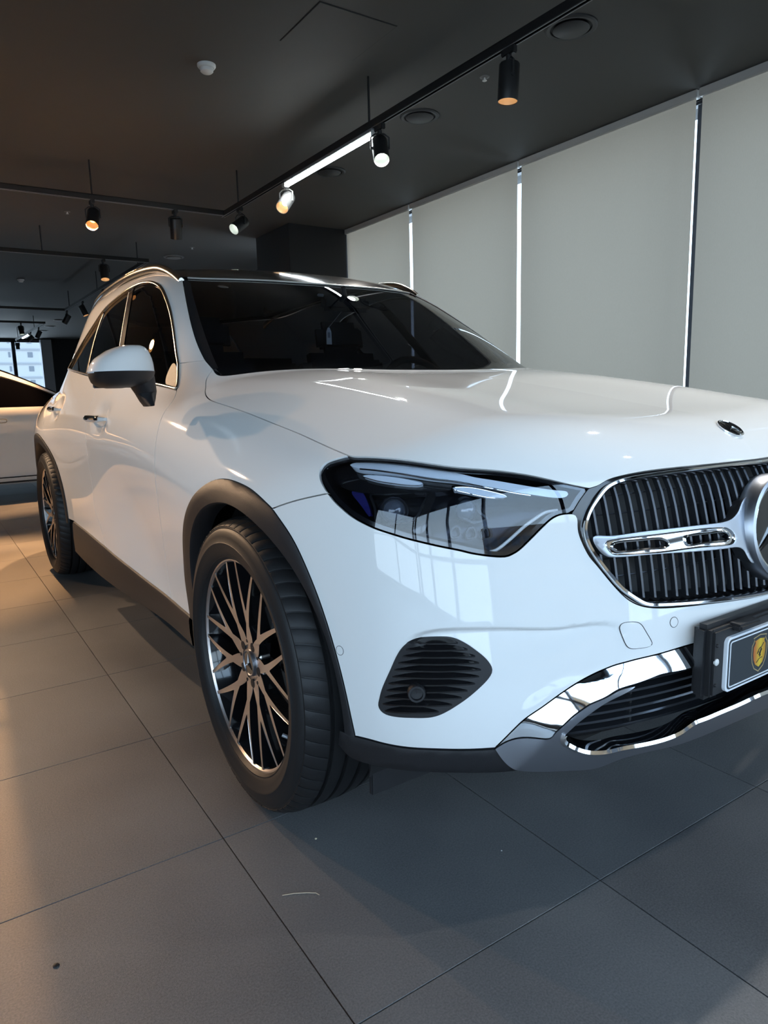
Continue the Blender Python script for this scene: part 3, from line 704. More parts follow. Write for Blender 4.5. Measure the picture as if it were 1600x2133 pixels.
# dark mask above the daytime strip
L_drl = ploop(A_([(370, 150), (420, 130), (520, 122), (700, 130), (900, 155), (1200, 190), (1550, 240)])+B_([(250, 180), (400, 205), (700, 255), (1000, 305), (1200, 330), (1290, 345), (1300, 372), (1270, 400), (1200, 412), (1100, 405), (900, 375), (700, 345), (500, 305), (200, 250), (0, 215)])+A_([(1300, 298), (1000, 248), (800, 222), (600, 200), (450, 185)]), -.018)
mpatch('daytime_light', L_drl, 'lens_strip', -.018, .02, .008)
L_b1 = ploop(A_([(510, 275), (560, 262), (700, 268), (900, 290), (1100, 330), (1185, 362), (1150, 378), (1050, 380), (900, 365), (700, 335), (580, 305)]), -.03)
mpatch('light_blade', L_b1, 'lens_strip', -.03, .02, .006)
L_b2 = ploop(B_([(15, 305), (70, 293), (200, 295), (350, 320), (500, 355), (600, 385), (617, 402), (580, 415), (450, 410), (300, 385), (150, 350), (50, 325)]), -.03)
mpatch('light_blade', L_b2, 'lens_strip', -.03, .02, .006)
# brow: gloss black shelf under the strip
L_brow = ploop(A_([(180, 170), (350, 160), (450, 190), (800, 228), (1200, 285), (1590, 350)])+B_([(200, 260), (600, 330), (640, 345), (520, 350), (300, 300), (0, 280)])+A_([(1500, 420), (1250, 455), (1000, 460), (600, 470), (330, 420), (210, 350), (180, 260)]), -.04)
mpatch('brow', L_brow, 'gloss_black', -.04, .03, .012)
L_side = ploop(A_([(390, 450), (480, 445), (545, 520), (600, 700), (590, 730), (530, 660), (440, 540)]), -.045)
mpatch('side_reflector', L_side, 'lamp_blue', -.045, .01, .01)
def module(q, off, r, d):
    P = hit([q], off)[0]; N = grad(P[None])[0]; N = np.array([N[0]*.35, N[1], N[2]*.2]); N /= np.linalg.norm(N); R = look(N)
    mb = MB().lathe([(r*1.25, -d), (r*1.25, -.004), (r*1.12, .004), (r, .002), (r*.98, -.004)], 28, P, R)
    mmb('projector', mb.V, mb.F, 'lamp_inner')
    mb = MB().lathe([(r*.98, -.004), (r*.85, .006), (r*.6, .013), (r*.3, .017), (.0005, .018)], 28, P, R)
    mmb('projector_lens', mb.V, mb.F, 'lens_glass')
mat('led_frame', (.03, .032, .036), .3, .8)
mat('lens_glass', (.05, .06, .08), .04, 0, 1.0)
module(zp(660, 940, 5.3333, [(860, 660)])[0], -.055, .024, .03)
module(zp(940, 960, 5.3333, [(170, 550)])[0], -.055, .022, .03)
L_frame = ploop(B_([(40, 490), (110, 455), (260, 460), (315, 490), (330, 560), (420, 640), (300, 690), (190, 675), (110, 610)]), -.05)
mpatch('module_frame', [L_frame, shrink(L_frame, .005)], 'led_frame', -.046, .02, .006)
for k, (x, y) in enumerate([(60, 780), (230, 790), (400, 790)]):
    Lq = ploop(B_([(x-65, y+60), (x-40, y-45), (x+30, y-60), (x+60, y+40), (x+20, y+75)]), -.06)
    mpatch('led_cell', [Lq, shrink(Lq, .0035)], 'led_frame', -.055, .02, .006)
gl = resample(hit(B_([(430, 1010), (480, 1000), (560, 950), (700, 830), (830, 715), (950, 630), (1050, 572), (1180, 550)]), -.025), .006)
mtube('light_guide', gl, .0032, 'white_plastic')
gl2 = resample(hit(B_([(600, 1035), (680, 1000), (800, 880), (950, 740), (1050, 650), (1150, 590)]), -.03), .006); mtube('light_guide_line', gl2, .0012, 'chrome')

dl = resample(hit(A_([(480, 196), (650, 212), (800, 232), (1000, 262), (1300, 312)])+B_([(60, 232), (300, 278), (520, 322), (700, 358), (880, 385)]), -.017), .006); mtube('chrome_line', dl, .0016, 'chrome')
L_mf = ploop(A_([(600, 480), (700, 462), (900, 462), (1250, 458), (1195, 600), (1120, 740), (900, 800), (745, 830), (660, 815), (645, 640)]), -.05)
mpatch('module_frame', [L_mf, shrink(L_mf, .004)], 'led_frame', -.044, .02, .006)
L_mw = ploop(A_([(1262, 462), (1325, 466), (1270, 650), (1180, 900), (1075, 890), (1150, 740)]), -.045); mpatch('module_web', L_mw, 'gloss_black', -.040, .02, .01)
for Lx in (L_b1, L_b2):
    for par, sgn in ((hlL, 1), (hlR, -1)): MB().tube(surf(Lx, -.029)*[sgn, 1, 1], .0009, 6, closed=True).build('blade_edge', 'chrome', par)
# ---- grille
grille = MB().box((0, -.60, .72), (.9, .012, .2)).build('grille', 'dark', car)
L_gr = loop(c_hright[::-1][:1], c_gtop, vline(c_gtop[-1][0], -RHO*math.pi/2*.999, 1, .02)[:1], c_gbot[::-1])
_lowpx = G_([(245, 740), (270, 830), (330, 930), (430, 1060), (520, 1160), (600, 1220), (680, 1265), (760, 1276), (1000, 1265), (1300, 1235), (1500, 1207)])
_uppx = G_([(245, 740), (248, 670), (280, 580), (330, 500), (390, 425), (450, 385), (560, 350), (800, 310), (1100, 273), (1400, 239), (1500, 228)])
_a = ext0(hit(_lowpx)); _b = ext0(hit(_uppx)); c_ch = R3(np.vstack([_a[::-1], _b[1:]]), .006)
cw = .0045
ribbon('chrome_frame', c_ch, [(-cw, -.01), (-cw, .002), (-cw*.5, .0055), (cw*.5, .0055), (cw, .002), (cw, -.01)], 'chrome', grille, side='J')
# surround between paint and chrome
def between(name, Ca, Cb, m, parent, offa, offb, side='J', deep=None):
    """strip between two uv curves"""
    n = max(len(Ca), len(Cb)); t = np.linspace(0, 1, n)
    A = np.stack([np.interp(t, np.linspace(0, 1, len(Ca)), Ca[:, k]) for k in (0, 1)], 1); Bq = np.stack([np.interp(t, np.linspace(0, 1, len(Cb)), Cb[:, k]) for k in (0, 1)], 1)
    rows = [surf(A, offa-.02), surf(A, offa), surf(A*.5+Bq*.5, (offa+offb)/2), surf(Bq, offb)]+([surf(Bq, offb-deep)] if deep else [])
    V = np.vstack(rows); k = len(rows); Fc = [(j*n+i, j*n+i+1, (j+1)*n+i+1, (j+1)*n+i) for j in range(k-1) for i in range(n-1)]
    mb = MB()
    if side in 'LJ': mb.add(V, Fc, True)
    if side in 'J': mb.add(V*[-1, 1, 1], Fc, True)
    if side == 'B':
        return [MB().add(V*[s, 1, 1], Fc, True).build(name, m, parent) for s in (1, -1)]
    return mb.build(name, m, parent)
# upper and lower halves share the chrome line; split at its leftmost point
kx = int(np.argmin(surf(c_ch)[:, 0])); gl_split = c_ch[kx]
c_chlow, c_chup = c_ch[:kx+1], c_ch[kx:]
between('surround', loop(c_hright, c_gtop), loop(c_chup), 'gloss_black', grille, -.004, -.004)
between('surround', c_gbot, c_chlow[::-1], 'gloss_black', grille, -.004, -.004)
L_in = loop(c_chlow, c_chup)
def poly_face(name, C, off, m, parent):
    P = surf(C, off); V = np.vstack([P, P[::-1]*[-1, 1, 1]]); n = len(V); c = V.mean(0)
    return mobj(name, np.vstack([V, [c]]), [(i, (i+1) % n, n) for i in range(n)], m, parent)
poly_face('radiator_shade', L_in, -.065, 'dark', grille)
# well wall
between('well_wall', L_in, L_in, 'gloss_black', grille, -.002, -.065)
# slats: real bars set inside the frame
Pin = surf(L_in, -.012); xi, zi = Pin[:, 0], Pin[:, 2]; up_i = slice(kx, None)
low_x, low_z = xi[:kx+1][::-1], zi[:kx+1][::-1]; upx, upz = xi[kx:], zi[kx:]
STAR = np.array([0, -.792, .712]); RS = .100
def nose_y(x, z, off):
    lo = np.full(len(x), -1.0); hi = np.full(len(x), -.2); P = np.stack([x, lo, z], 1)
    for _ in range(24):
        m = (lo+hi)/2; g = F(np.stack([x, m, z], 1)) < off; hi = np.where(g, m, hi); lo = np.where(g, lo, m)
    return (lo+hi)/2
slat_data = []
for k in range(0, 19):
    x = -.495+.0278*k
    if x > .004: break
    zt = np.interp(x, upx, upz)-.006; zb = np.interp(x, low_x, low_z)+.006
    if zt-zb < .03: continue
    z = np.linspace(zb, zt, 9); w = .0025
    yf = nose_y(np.full(9, x), z, -.022)
    V = []
    for i in range(9):
        for dx, dy in ((-w*.7, .014), (-w, .003), (0, 0), (w, .003), (w*.7, .014)): V.append((x+dx, yf[i]+dy, z[i]))
    Fc = [(i*5+j, i*5+j+1, i*5+5+j+1, i*5+5+j) for i in range(8) for j in range(4)]
    slat_data.append((V, Fc, x))
mat('slat', (.060, .063, .072), .24, .7)
for V, Fc, x in slat_data:
    for s in ((1, -1) if x < -.006 else (1,)): MB().add(np.array(V)*[s, 1, 1], Fc, True).build('slat', 'slat', grille)
for z in (.655, .69, .775, .81):
    xs_ = np.linspace(-.44, .44, 30); y_ = nose_y(xs_, np.full(30, z), -.05); MB().tube(np.stack([xs_, y_, np.full(30, z)], 1), .0016, 6).build('cross_rib', 'slat', grille)
# satin arm with chrome framed slots
armT = G_([(300, 778), (400, 767), (600, 745), (850, 715), (1100, 686), (1280, 660), (1335, 630), (1372, 580), (1395, 520), (1450, 490)])
armB = G_([(1490, 960), (1440, 930), (1410, 875), (1372, 852), (1300, 857), (1000, 886), (700, 906), (440, 925), (395, 915), (340, 870)])
L_arm = ploop(armT+armB, .0, .006)
L_sl = ploop(G_([(390, 825), (425, 803), (600, 778), (850, 748), (1100, 717), (1250, 708), (1300, 718), (1338, 760), (1340, 808), (1310, 832), (1100, 852), (800, 890), (500, 908), (430, 893)]), .0, .006)
patch('arm', [L_arm, L_sl], 'satin', grille, side='B', off=.004, thick=.03, gap=0, step=.007, round_=.3)
L_h1 = ploop(G_([(440, 842), (470, 818), (600, 802), (780, 787), (830, 797), (860, 825), (845, 850), (700, 866), (480, 880)]), 0, .004)
L_h2 = ploop(G_([(978, 785), (1000, 767), (1150, 747), (1260, 737), (1297, 755), (1305, 788), (1250, 810), (1100, 825), (1005, 838), (987, 822)]), 0, .004)
patch('slot_frame', [L_sl, L_h1, L_h2], 'chrome', grille, side='B', off=.001, thick=.03, gap=.0005, step=.008)
for Lx in (L_sl, L_h1, L_h2): ribbon('slot_bead', Lx, [(-.0026, -.004), (-.0022, .002), (0, .0036), (.0022, .002), (.0026, -.004)], 'chrome', grille, off=.001, side='B', closed=True)
# star emblem in the ring
emb = MB().lathe([(RS+.017, .02), (RS+.016, -.008), (RS+.011, -.016), (RS+.004, -.018), (RS+.001, -.012), (RS, .01)], 64, STAR, look((0, 1, -.12))).build('emblem_ring', 'satin', grille)
RST = look((0, -1, .12))
MB().lathe([(RS, -.005), (RS-.001, .008), (RS-.004, .013), (RS-.008, .012), (RS-.010, .004)], 64, STAR+np.array([0, -.0, 0]), RST).build('emblem_chrome_ring', 'chrome', grille)
MB().disc(RS-.008, 48, STAR+RST@np.array([0, 0, .004]), RST).build('emblem_plate', 'gloss_black', grille)
def star(r, t, o, R, name, m, parent, core=.12):
    V = [(0, 0, t)]; Fc = []
    for k in range(6):
        a = math.radians(90+60*k); rr = r if k % 2 == 0 else r*core
        V.append((rr*math.cos(a), rr*math.sin(a), t*.15 if k % 2 == 0 else 0))
    for k in range(6): Fc.append((0, 1+k, 1+(k+1) % 6))
    Fc.append(tuple(range(6, 0, -1)))
    return MB().add((np.array(V) @ np.array(R).T)+np.array(o), Fc).build(name, m, parent)
# the star stands upright: local y must map to world z
RSTU = np.array([[1, 0, 0], [0, 0, 0], [0, 0, 0]], float); RSTU = np.stack([np.array([1, 0, 0]), np.cross(RST[:, 2], np.array([1, 0, 0])), RST[:, 2]], 1)
star(RS-.010, .016, STAR+RST@np.array([0, 0, .005]), RSTU, 'emblem_star', 'chrome', grille)

# ---- hood badge
def disc_on(P, N, r, m, name, parent, t=.003, seg=32):
    R = look(N); return MB().lathe([(r, -.004), (r, t*.5), (r*.93, t), (0.0005, t)], seg, P, R).build(name, m, parent)
pB = hit([(1534.5, 892)])[0]; pB[0] = 0; pB = top_at([0.0], [pB[1]])[0]; nB = grad(pB[None])[0]
bd = disc_on(pB, nB, .030, 'gloss_black', 'hood_badge', car)
MB().lathe([(.031, -.004), (.031, .003), (.028, .0045), (.0265, .003)], 36, pB, look(nB)).build('badge_ring', 'chrome', bd)
RB = np.stack([np.array([1, 0, 0]), np.cross(nB, np.array([1, 0, 0])), nB], 1); star(.024, .004, pB+nB*.003, RB, 'badge_star', 'chrome', bd)

# ---- side intake
it = patch('side_intake', L_int, 'plastic', car, side='B', off=.002, thick=.012, gap=0, step=.012)
for k in range(11):
    y = 205+k*63.5; pts = []
    for x in np.linspace(400, 1450, 60):
        pts.append((x, y+12*math.sin((x-400)/1050*math.pi)+(8 if x < 700 else 0)*0))
    pp = np.array(I_(pts)); ins = inpoly(pp, np.array(INT)); pp = pp[ins][2:-3]
    if len(pp) < 6: continue
    C = R3(hit([tuple(q) for q in pp[::max(1, len(pp)//14)]]), .008); n = len(C); ph = np.sin(np.linspace(0, math.pi, n))**.6
    P = surf(C, .002); N = grad(P); up = np.array([0, 0, 1.0]); V = []
    for i in range(n):
        h = .008*ph[i]+.0005
        V += [P[i]+up*(.010*ph[i]+.001)-N[i]*.001, P[i]+N[i]*h+up*.0015, P[i]+N[i]*h-up*.0015, P[i]-up*.0035*ph[i]-up*.0005-N[i]*.001]
    Fc = [(i*4+j, i*4+j+1, i*4+5+j, i*4+4+j) for i in range(n-1) for j in range(3)]
    mmb('blade', V, Fc, 'gloss_black', parents=(it[0], it[1]))
P = hit(I_([(742, 655)]))[0]; N = np.array([-.55, -.83, 0.05]); N /= np.linalg.norm(N); P = P+N*.010; R = look(N)
mb = MB().lathe([(.017, -.01), (.017, .010), (.0155, .013), (.012, .013), (.0115, .006), (.0005, .005)], 28, P, R); mmb('parking_sensor', mb.V, mb.F, 'plastic', parents=(it[0], it[1]))
# round sensors and towing eye cover in the bumper
for q, r in (((708, 1355), .0092), ((1404, 1296), .0098)):
    P = hit([q])[0]; N = grad(P[None])[0]; mb = MB().lathe([(r+.0008, -.0015), (r+.0008, .0004), (r, .0004), (r, -.0008)], 28, P, look(N)); V0, F0_ = mb.V, mb.F
    mb2 = MB().lathe([(r, -.001), (r*.95, .0007), (.0005, .0008)], 28, P, look(N))
    for s in (1, -1):
        so = MB().add(np.array(mb2.V)*[s, 1, 1], mb2.F, True).build('bumper_sensor', 'paint', car); MB().add(np.array(V0)*[s, 1, 1], F0_, True).build('sensor_gap', 'dark', so)
L_tow = ploop(zp(1150, 900, 3.5556, [(497, 1440), (520, 1415), (570, 1403), (630, 1405), (665, 1425), (700, 1480), (735, 1540), (742, 1570), (715, 1590), (650, 1602), (600, 1606), (565, 1598), (540, 1570), (510, 1500)]), 0, .004)
L_tow2 = shrink(L_tow, .0014)
patch('tow_cover', L_tow2, 'paint', car, side='L', off=.0012, thick=.001, gap=0, step=.01); patch('tow_cover_gap', [L_tow, L_tow2], 'plastic', car, side='L', off=.0008, thick=0, gap=0, step=.004)

# ---- lower bumper: black lip, satin skid plate, chrome trim, lower grille
c_chb = tr(C_([(130, 1165), (250, 1100), (450, 1050), (660, 1020), (700, 975), (780, 900), (900, 790), (1020, 700), (1100, 650), (1250, 580)])+D_([(0, 520), (180, 462), (350, 405), (450, 370), (600, 338), (760, 300)]), pre=pPB, step=.006)
c_chend = tr(D_([(760, 300), (825, 190), (850, 98)]), step=.006)
kct = int(np.argmin(np.linalg.norm(c_ctop-c_chend[-1], axis=1)))
patch('chrome_trim', loop(c_ctop[:kct+1], c_chend[::-1], c_chb[::-1]), 'chrome', car, side='B', off=.001, thick=.025, gap=.0006, step=.008, mesh_n=True, uv_off=lambda Q: .36*dist_line(Q, c_ctop))
c_skT = tr(C_([(130, 1165), (250, 1100), (450, 1050), (660, 1020), (700, 975), (780, 900), (900, 790), (1020, 700), (1100, 650), (1250, 580), (1400, 500), (1560, 455)]), pre=pPB, step=.006)
c_skI = tr0(C_([(1560, 462), (1450, 530), (1300, 605), (1170, 685), (1050, 775), (950, 855), (870, 930), (815, 985), (793, 1030), (803, 1075), (850, 1110), (920, 1145), (1000, 1172), (1120, 1187), (1300, 1167)])+D_([(0, 1122), (150, 1092), (300, 1062), (480, 1012), (620, 950), (690, 900), (760, 850), (850, 815), (1000, 752), (1200, 668), (1400, 575), (1530, 525)]), step=.006)
c_skB = tr0(C_([(130, 1290), (220, 1350), (350, 1380), (600, 1387), (900, 1372), (1150, 1345)])+D_([(0, 1225), (300, 1140), (600, 1070), (900, 960), (1300, 790), (1540, 690)]), pre=pPB, step=.006)
patch('skid_plate', loop(c_skT, c_skI, vline(c_skI[-1][0], c_skB[-1][0], -1), c_skB[::-1]), 'satin', car, side='J', off=.004, thick=.035, gap=.0005, step=.010, mesh_n=True, uv_off=lambda Q: np.minimum(.36*dist_line(Q, c_ctop), .019))
kk = int(np.argmin(np.linalg.norm(c_skI-P2uv(hit(C_([(815, 985)])))[0], axis=1)))
crow = .006
ribbon('chrome_lip', c_skI[kk:]+np.array([0, .004]), [(-crow, -.025), (-crow, .004), (0, .008), (crow, .004), (crow, -.025)], 'chrome', car, off=.020, side='J')
lipB = [(30, 1150), (120, 1250), (250, 1312), (500, 1366), (800, 1396), (1200, 1402), (1600, 1388)]
c_lipB = tr(I_(lipB)+C_([(600, 1400), (900, 1382)]), step=.008)
pLA = hit(I_([(30, 1085)])); 
c_lipT = R3(np.vstack([hit(I_([(40, 1022), (110, 1050)])), pK2]))
c_lipE = R3(np.vstack([surf(c_lipB[-1:]), hit(C_([(890, 1372)]))])) if True else None
k2 = int(np.argmin(np.linalg.norm(c_skB-c_lipB[-1], axis=1)))
patch('lower_lip', loop(c_lipT, c_pbot, c_skB[:k2+1], c_lipB[::-1]), 'plastic', car, side='B', off=.006, thick=.04, gap=0, step=.014, round_=.3)
# lower grille backing and bars
cLG = loop(c_skI[::-1])
x_l, z_l = None, None
Pl = surf(c_skI, -.01)
bx = np.linspace(-.60, .60, 41); bV = []
for z in (.31, .40, .48, .57): bV += [(x, y, z) for x, y in zip(bx, nose_y(bx, np.full(41, z), -.085))]
bk = mobj('lower_grille', bV, [(j*41+i, j*41+i+1, j*41+42+i, j*41+41+i) for j in range(3) for i in range(40)], 'dark', car, smooth=True)
def lower_bar(z0, k):
    xs_ = np.linspace(-.60, .60, 61); z = np.full(61, z0); y = nose_y(xs_, z, -.03-.0*k)
    V = []
    for i in range(61):
        V += [(xs_[i], y[i]+.04, z[i]+.006), (xs_[i], y[i], z[i]+.0025), (xs_[i], y[i], z[i]-.0025), (xs_[i], y[i]+.04, z[i]-.006)]
    Fc = [(i*4+j, i*4+j+1, i*4+5+j, i*4+4+j) for i in range(60) for j in range(3)]
    MB().add(V, Fc, False).build('bar', 'slat', bk)
for k, z in enumerate(np.linspace(.356, .540, 11)): lower_bar(z, k)
for x in (-.40, -.16, .16, .40): MB().box((x, float(nose_y(np.array([x]), np.array([.45]), -.06)[0]), .45), (.006, .03, .20)).build('upright', 'dark', bk)

# ---- number plate in its carrier
YP = -.852
def pl(q): return ony(q, YP)
pTL, pBL = pl((1503.5, 1331)), pl((1508, 1437))
XL = (pTL[0]+pBL[0])/2; XR = XL+.56; ZT, ZB = pTL[2], pBL[2]-.002
cx_, cz_ = (XL+XR)/2, (ZT+ZB)/2
hold = MB().bbox((cx_, YP+.024, cz_+.008), (XR-XL+.088, .036, ZT-ZB+.042), .010).build('plate_carrier', 'plastic', car)
MB().bbox((cx_, YP+.006, cz_+.008), (XR-XL+.070, .012, ZT-ZB+.026), .005).build('carrier_frame', 'plastic', hold)
MB().bbox((XL+.065, YP-.002, ZT+.016), (.075, .030, .014), .004).build('clip', 'plastic', hold)
for z, r, m in ((cz_+.045, .0035, 'plastic'), (cz_+.012, .0068, 'white_plastic'), (cz_-.035, .0035, 'plastic')):
    MB().lathe([(r, -.002), (r, .0015), (r*.7, .003), (.0003, .0035)], 18, (XL-.024, YP-.0005, z), look((0, -1, 0))).build('screw', m, hold)
def rrect(x0, x1, z0, z1, r, n=6):
    P = []
    for cx, cz, a0 in ((x1-r, z1-r, 0), (x0+r, z1-r, 90), (x0+r, z0+r, 180), (x1-r, z0+r, 270)):
        for k in range(n+1): a = math.radians(a0+90*k/n); P.append((cx+r*math.cos(a), cz+r*math.sin(a)))
    return P
RP = np.array([[1, 0, 0], [0, 0, -1], [0, 1, 0]], float)     # xy -> xz, extruding towards -y
def plate_part(name, outer, inner, m, parent, y, t):
    mb = MB()
    if inner is None: mb.prism(outer, t, (0, y, 0), RP)
    else:
        n = len(outer); V = np.array([(x, z, 0) for x, z in outer]+[(x, z, 0) for x, z in inner]+[(x, z, t) for x, z in outer]+[(x, z, t) for x, z in inner], float) @ RP.T+np.array([0, y, 0])
        Fc = []
        for i in range(n):
            j = (i+1) % n; Fc += [(2*n+i, 2*n+j, 3*n+j, 3*n+i), (i, j, 2*n+j, 2*n+i), (n+i, n+j, 3*n+j, 3*n+i)]
        mb.add(V, Fc)
    return mb.build(name, m, parent)
mat('plate_black', (.028, .034, .04), .5); mat('plate_white', (.78, .80, .84), .35)
plate = plate_part('number_plate', rrect(XL, XR, ZB, ZT, .012), None, 'plate_white', car, YP+.002, .009)
plate_part('plate_face', rrect(XL+.0055, XR-.0055, ZB+.0045, ZT-.0045, .009), None, 'plate_black', plate, YP-.006, .0018)
plate_part('plate_border', rrect(XL+.009, XR-.009, ZB+.008, ZT-.008, .007), rrect(XL+.0115, XR-.0115, ZB+.0105, ZT-.0105, .005), 'plate_white', plate, YP-.0075, .0010)
# shield emblem
def gold_mat():
    m, nt, b = _nodes('shield_gold'); tc = nt.nodes.new('ShaderNodeTexCoord'); s = nt.nodes.new('ShaderNodeSeparateXYZ'); mr = nt.nodes.new('ShaderNodeMapRange'); r = nt.nodes.new('ShaderNodeValToRGB')
    nt.links.new(tc.outputs['Generated'], s.inputs[0]); nt.links.new(s.outputs['X'], r.inputs[0])
    e = r.color_ramp.elements; e[0].position = .1; e[0].color = (.62, .20, .06, 1); e[1].position = .9; e[1].color = (.62, .30, .04, 1); n = e.new(.55); n.color = (.85, .62, .06, 1)
    nt.links.new(r.outputs[0], b.inputs['Base Color']); b.inputs['Roughness'].default_value = .35; b.inputs['Metallic'].default_value = .3
gold_mat(); mat('gold_line', (.55, .42, .22), .4, .4); mat('shield_dark', (.02, .012, .008), .5)
sc0 = pl((1574, 1352)); s_cx = sc0[0]
q_t, q_b, q_l, q_r = pl((1576, 1322)), pl((1571, 1395)), pl((1558.5, 1343)), pl((1590, 1330))
sw = (pl((1590.5, 1335))[0]-pl((1558.5, 1345))[0])/2; scx = (pl((1590.5, 1335))[0]+pl((1558.5, 1345))[0])/2; szt, szb = pl((1588, 1322))[2]-.006, pl((1571, 1396))[2]
szt = szb+.080
def shield(k): 
    H = (szt-szb); cz = szb+H*.55
    base = [(-.72, .45), (-.72, .30), (-1, .22), (-1, -.05), (-.86, -.28), (-.55, -.47), (0, -.62), (.55, -.47), (.86, -.28), (1, -.05), (1, .22), (.72, .30), (.72, .45), (0, .50)]
    base = [(-.85, .40), (-.72, .34), (-.85, .26), (-1, .20), (-1, -.05), (-.90, -.25), (-.60, -.43), (0, -.55), (.60, -.43), (.90, -.25), (1, -.05), (1, .20), (.85, .26), (.72, .34), (.85, .40), (0, .45)]
    return [(scx+x*sw*k, cz+z*H*k) for x, z in base]
plate_part('shield_outline', shield(1.0), shield(.95), 'gold_line', plate, YP-.0076, .0008)
plate_part('shield', shield(.76), None, 'shield_gold', plate, YP-.0076, .0008)
mbq = MB()
for a, b, w in (((-.35, -.28), (.35, -.18), .0012), ((-.30, -.05), (.10, .10), .0016), ((-.1, -.1), (.45, .20), .0013), ((0, -.15), (.25, .05), .0016), ((-.25, .0), (.15, -.12), .0013)):
    A = np.array([scx+a[0]*sw, YP-.0088, szb+(szt-szb)*(.55+a[1])]); Bq = np.array([scx+b[0]*sw, YP-.0088, szb+(szt-szb)*(.55+b[1])]); mbq.tube([A, (A+Bq)/2+np.array([0, 0, .003]), Bq], w*.6, 5)
mbq.build('shield_crest', 'shield_dark', plate)
pt = pl((1599.5, 1372)); mat('orange_print', (.80, .36, .08), .5)
plate_part('plate_lettering', [(pt[0], pt[2]-.007), (pt[0]+.010, pt[2]-.007), (pt[0]+.010, pt[2]+.007), (pt[0], pt[2]+.007)], None, 'orange_print', plate, YP-.0076, .0008)
print('front done')
# ================================================================== cladding, wheels, mirrors, trim, cabin
def band(name, CA, CB, m, parent, off, deep, n=70, side='B'):
    """moulded strip between two uv curves with rolled outer edge and a deep inner return"""
    t = np.linspace(0, 1, n); A = np.stack([np.interp(t, np.linspace(0, 1, len(CA)), CA[:, k]) for k in (0, 1)], 1); B = np.stack([np.interp(t, np.linspace(0, 1, len(CB)), CB[:, k]) for k in (0, 1)], 1)
    rows = [surf(A, -.006), surf(A, off*.6), surf(A*.93+B*.07, off), surf(A*.5+B*.5, off+.002), surf(A*.06+B*.94, off), surf(B, off-.006)]
    last = rows[-1].copy(); last[:, 0] += deep; rows.append(last); V = np.vstack(rows); k = len(rows)
    Fc = [(j*n+i, j*n+i+1, (j+1)*n+i+1, (j+1)*n+i) for j in range(k-1) for i in range(n-1)]
    r = [MB().add(V*[s, 1, 1], Fc, True).build(name, m, parent) for s in ((1, -1) if side == 'B' else (1,))]
    return r
def inner_arc(y0, r, t0, t1, n=70):
    t = np.linspace(t0, t1, n); return P2uv(side_at(y0+r*np.cos(t), .367+r*np.sin(t)))
c_archF = np.vstack([c_arch1, c_arch2[1:]])
pa, pb = surf(c_archF[:1])[0], surf(c_archF[-1:])[0]
tA = math.atan2(pa[2]-.367, pa[1]); tB = math.atan2(pb[2]-.367, pb[1])
band('arch_cladding', c_archF, inner_arc(0, .402, tA+.02, tB-.02 if tB > 0 else tB+2*math.pi), 'plastic', car, .007, .05)
c_archR = np.vstack([P2uv(arch_r(math.pi-.02, -.05, n=80))])
band('arch_cladding', c_archR, inner_arc(2.888, .415, math.pi-.02, -.05), 'plastic', car, .007, .05)
# sill cladding
c_sl = np.vstack([c_sill2, c_sill1[1:], c_sill0[1:]]); Ps = surf(c_sl)
sb = side_at(Ps[:, 1], np.full(len(Ps), .255))
band('sill_cladding', c_sl, P2uv(sb), 'plastic', car, .010, .16, n=90)
# underbody and wheel houses
mat('liner', (.008, .008, .009), .85)
ub = MB(); ub.box((0, 1.44, .27), (1.46, 2.0, .16)); ub.box((0, -.30, .32), (.96, .6, .14)); ub.box((0, 3.45, .33), (1.3, .55, .2)); ub.box((0, -.12, .60), (1.0, .9, .5)); ub.box((0, 1.0, .55), (1.66, .6, .55))
ub.build('underbody', 'dark', car)
def liner(y0):
    for s in (1, -1):
        mb = MB(); n = 40; V = []; t = np.linspace(-.35, math.pi+.35, n)
        for x in (-.815, -.75, -.56): V += [(x*s, y0+.43*math.cos(a), .367+.43*math.sin(a)) for a in t]
        V += [(-.56*s, y0, .367)]
        Fc = [(j*n+i, j*n+i+1, j*n+n+i+1, j*n+n+i) for j in range(2) for i in range(n-1)]+[(2*n+i, 2*n+i+1, 3*n) for i in range(n-1)]
        mb.add(V, Fc, True).build('wheel_liner', 'liner', car)
liner(0); liner(2.888)
for s in (1, -1): MB().bbox((-.70*s, -.40, .225), (.22, .012, .10), .003).build('air_deflector', 'plastic', car)

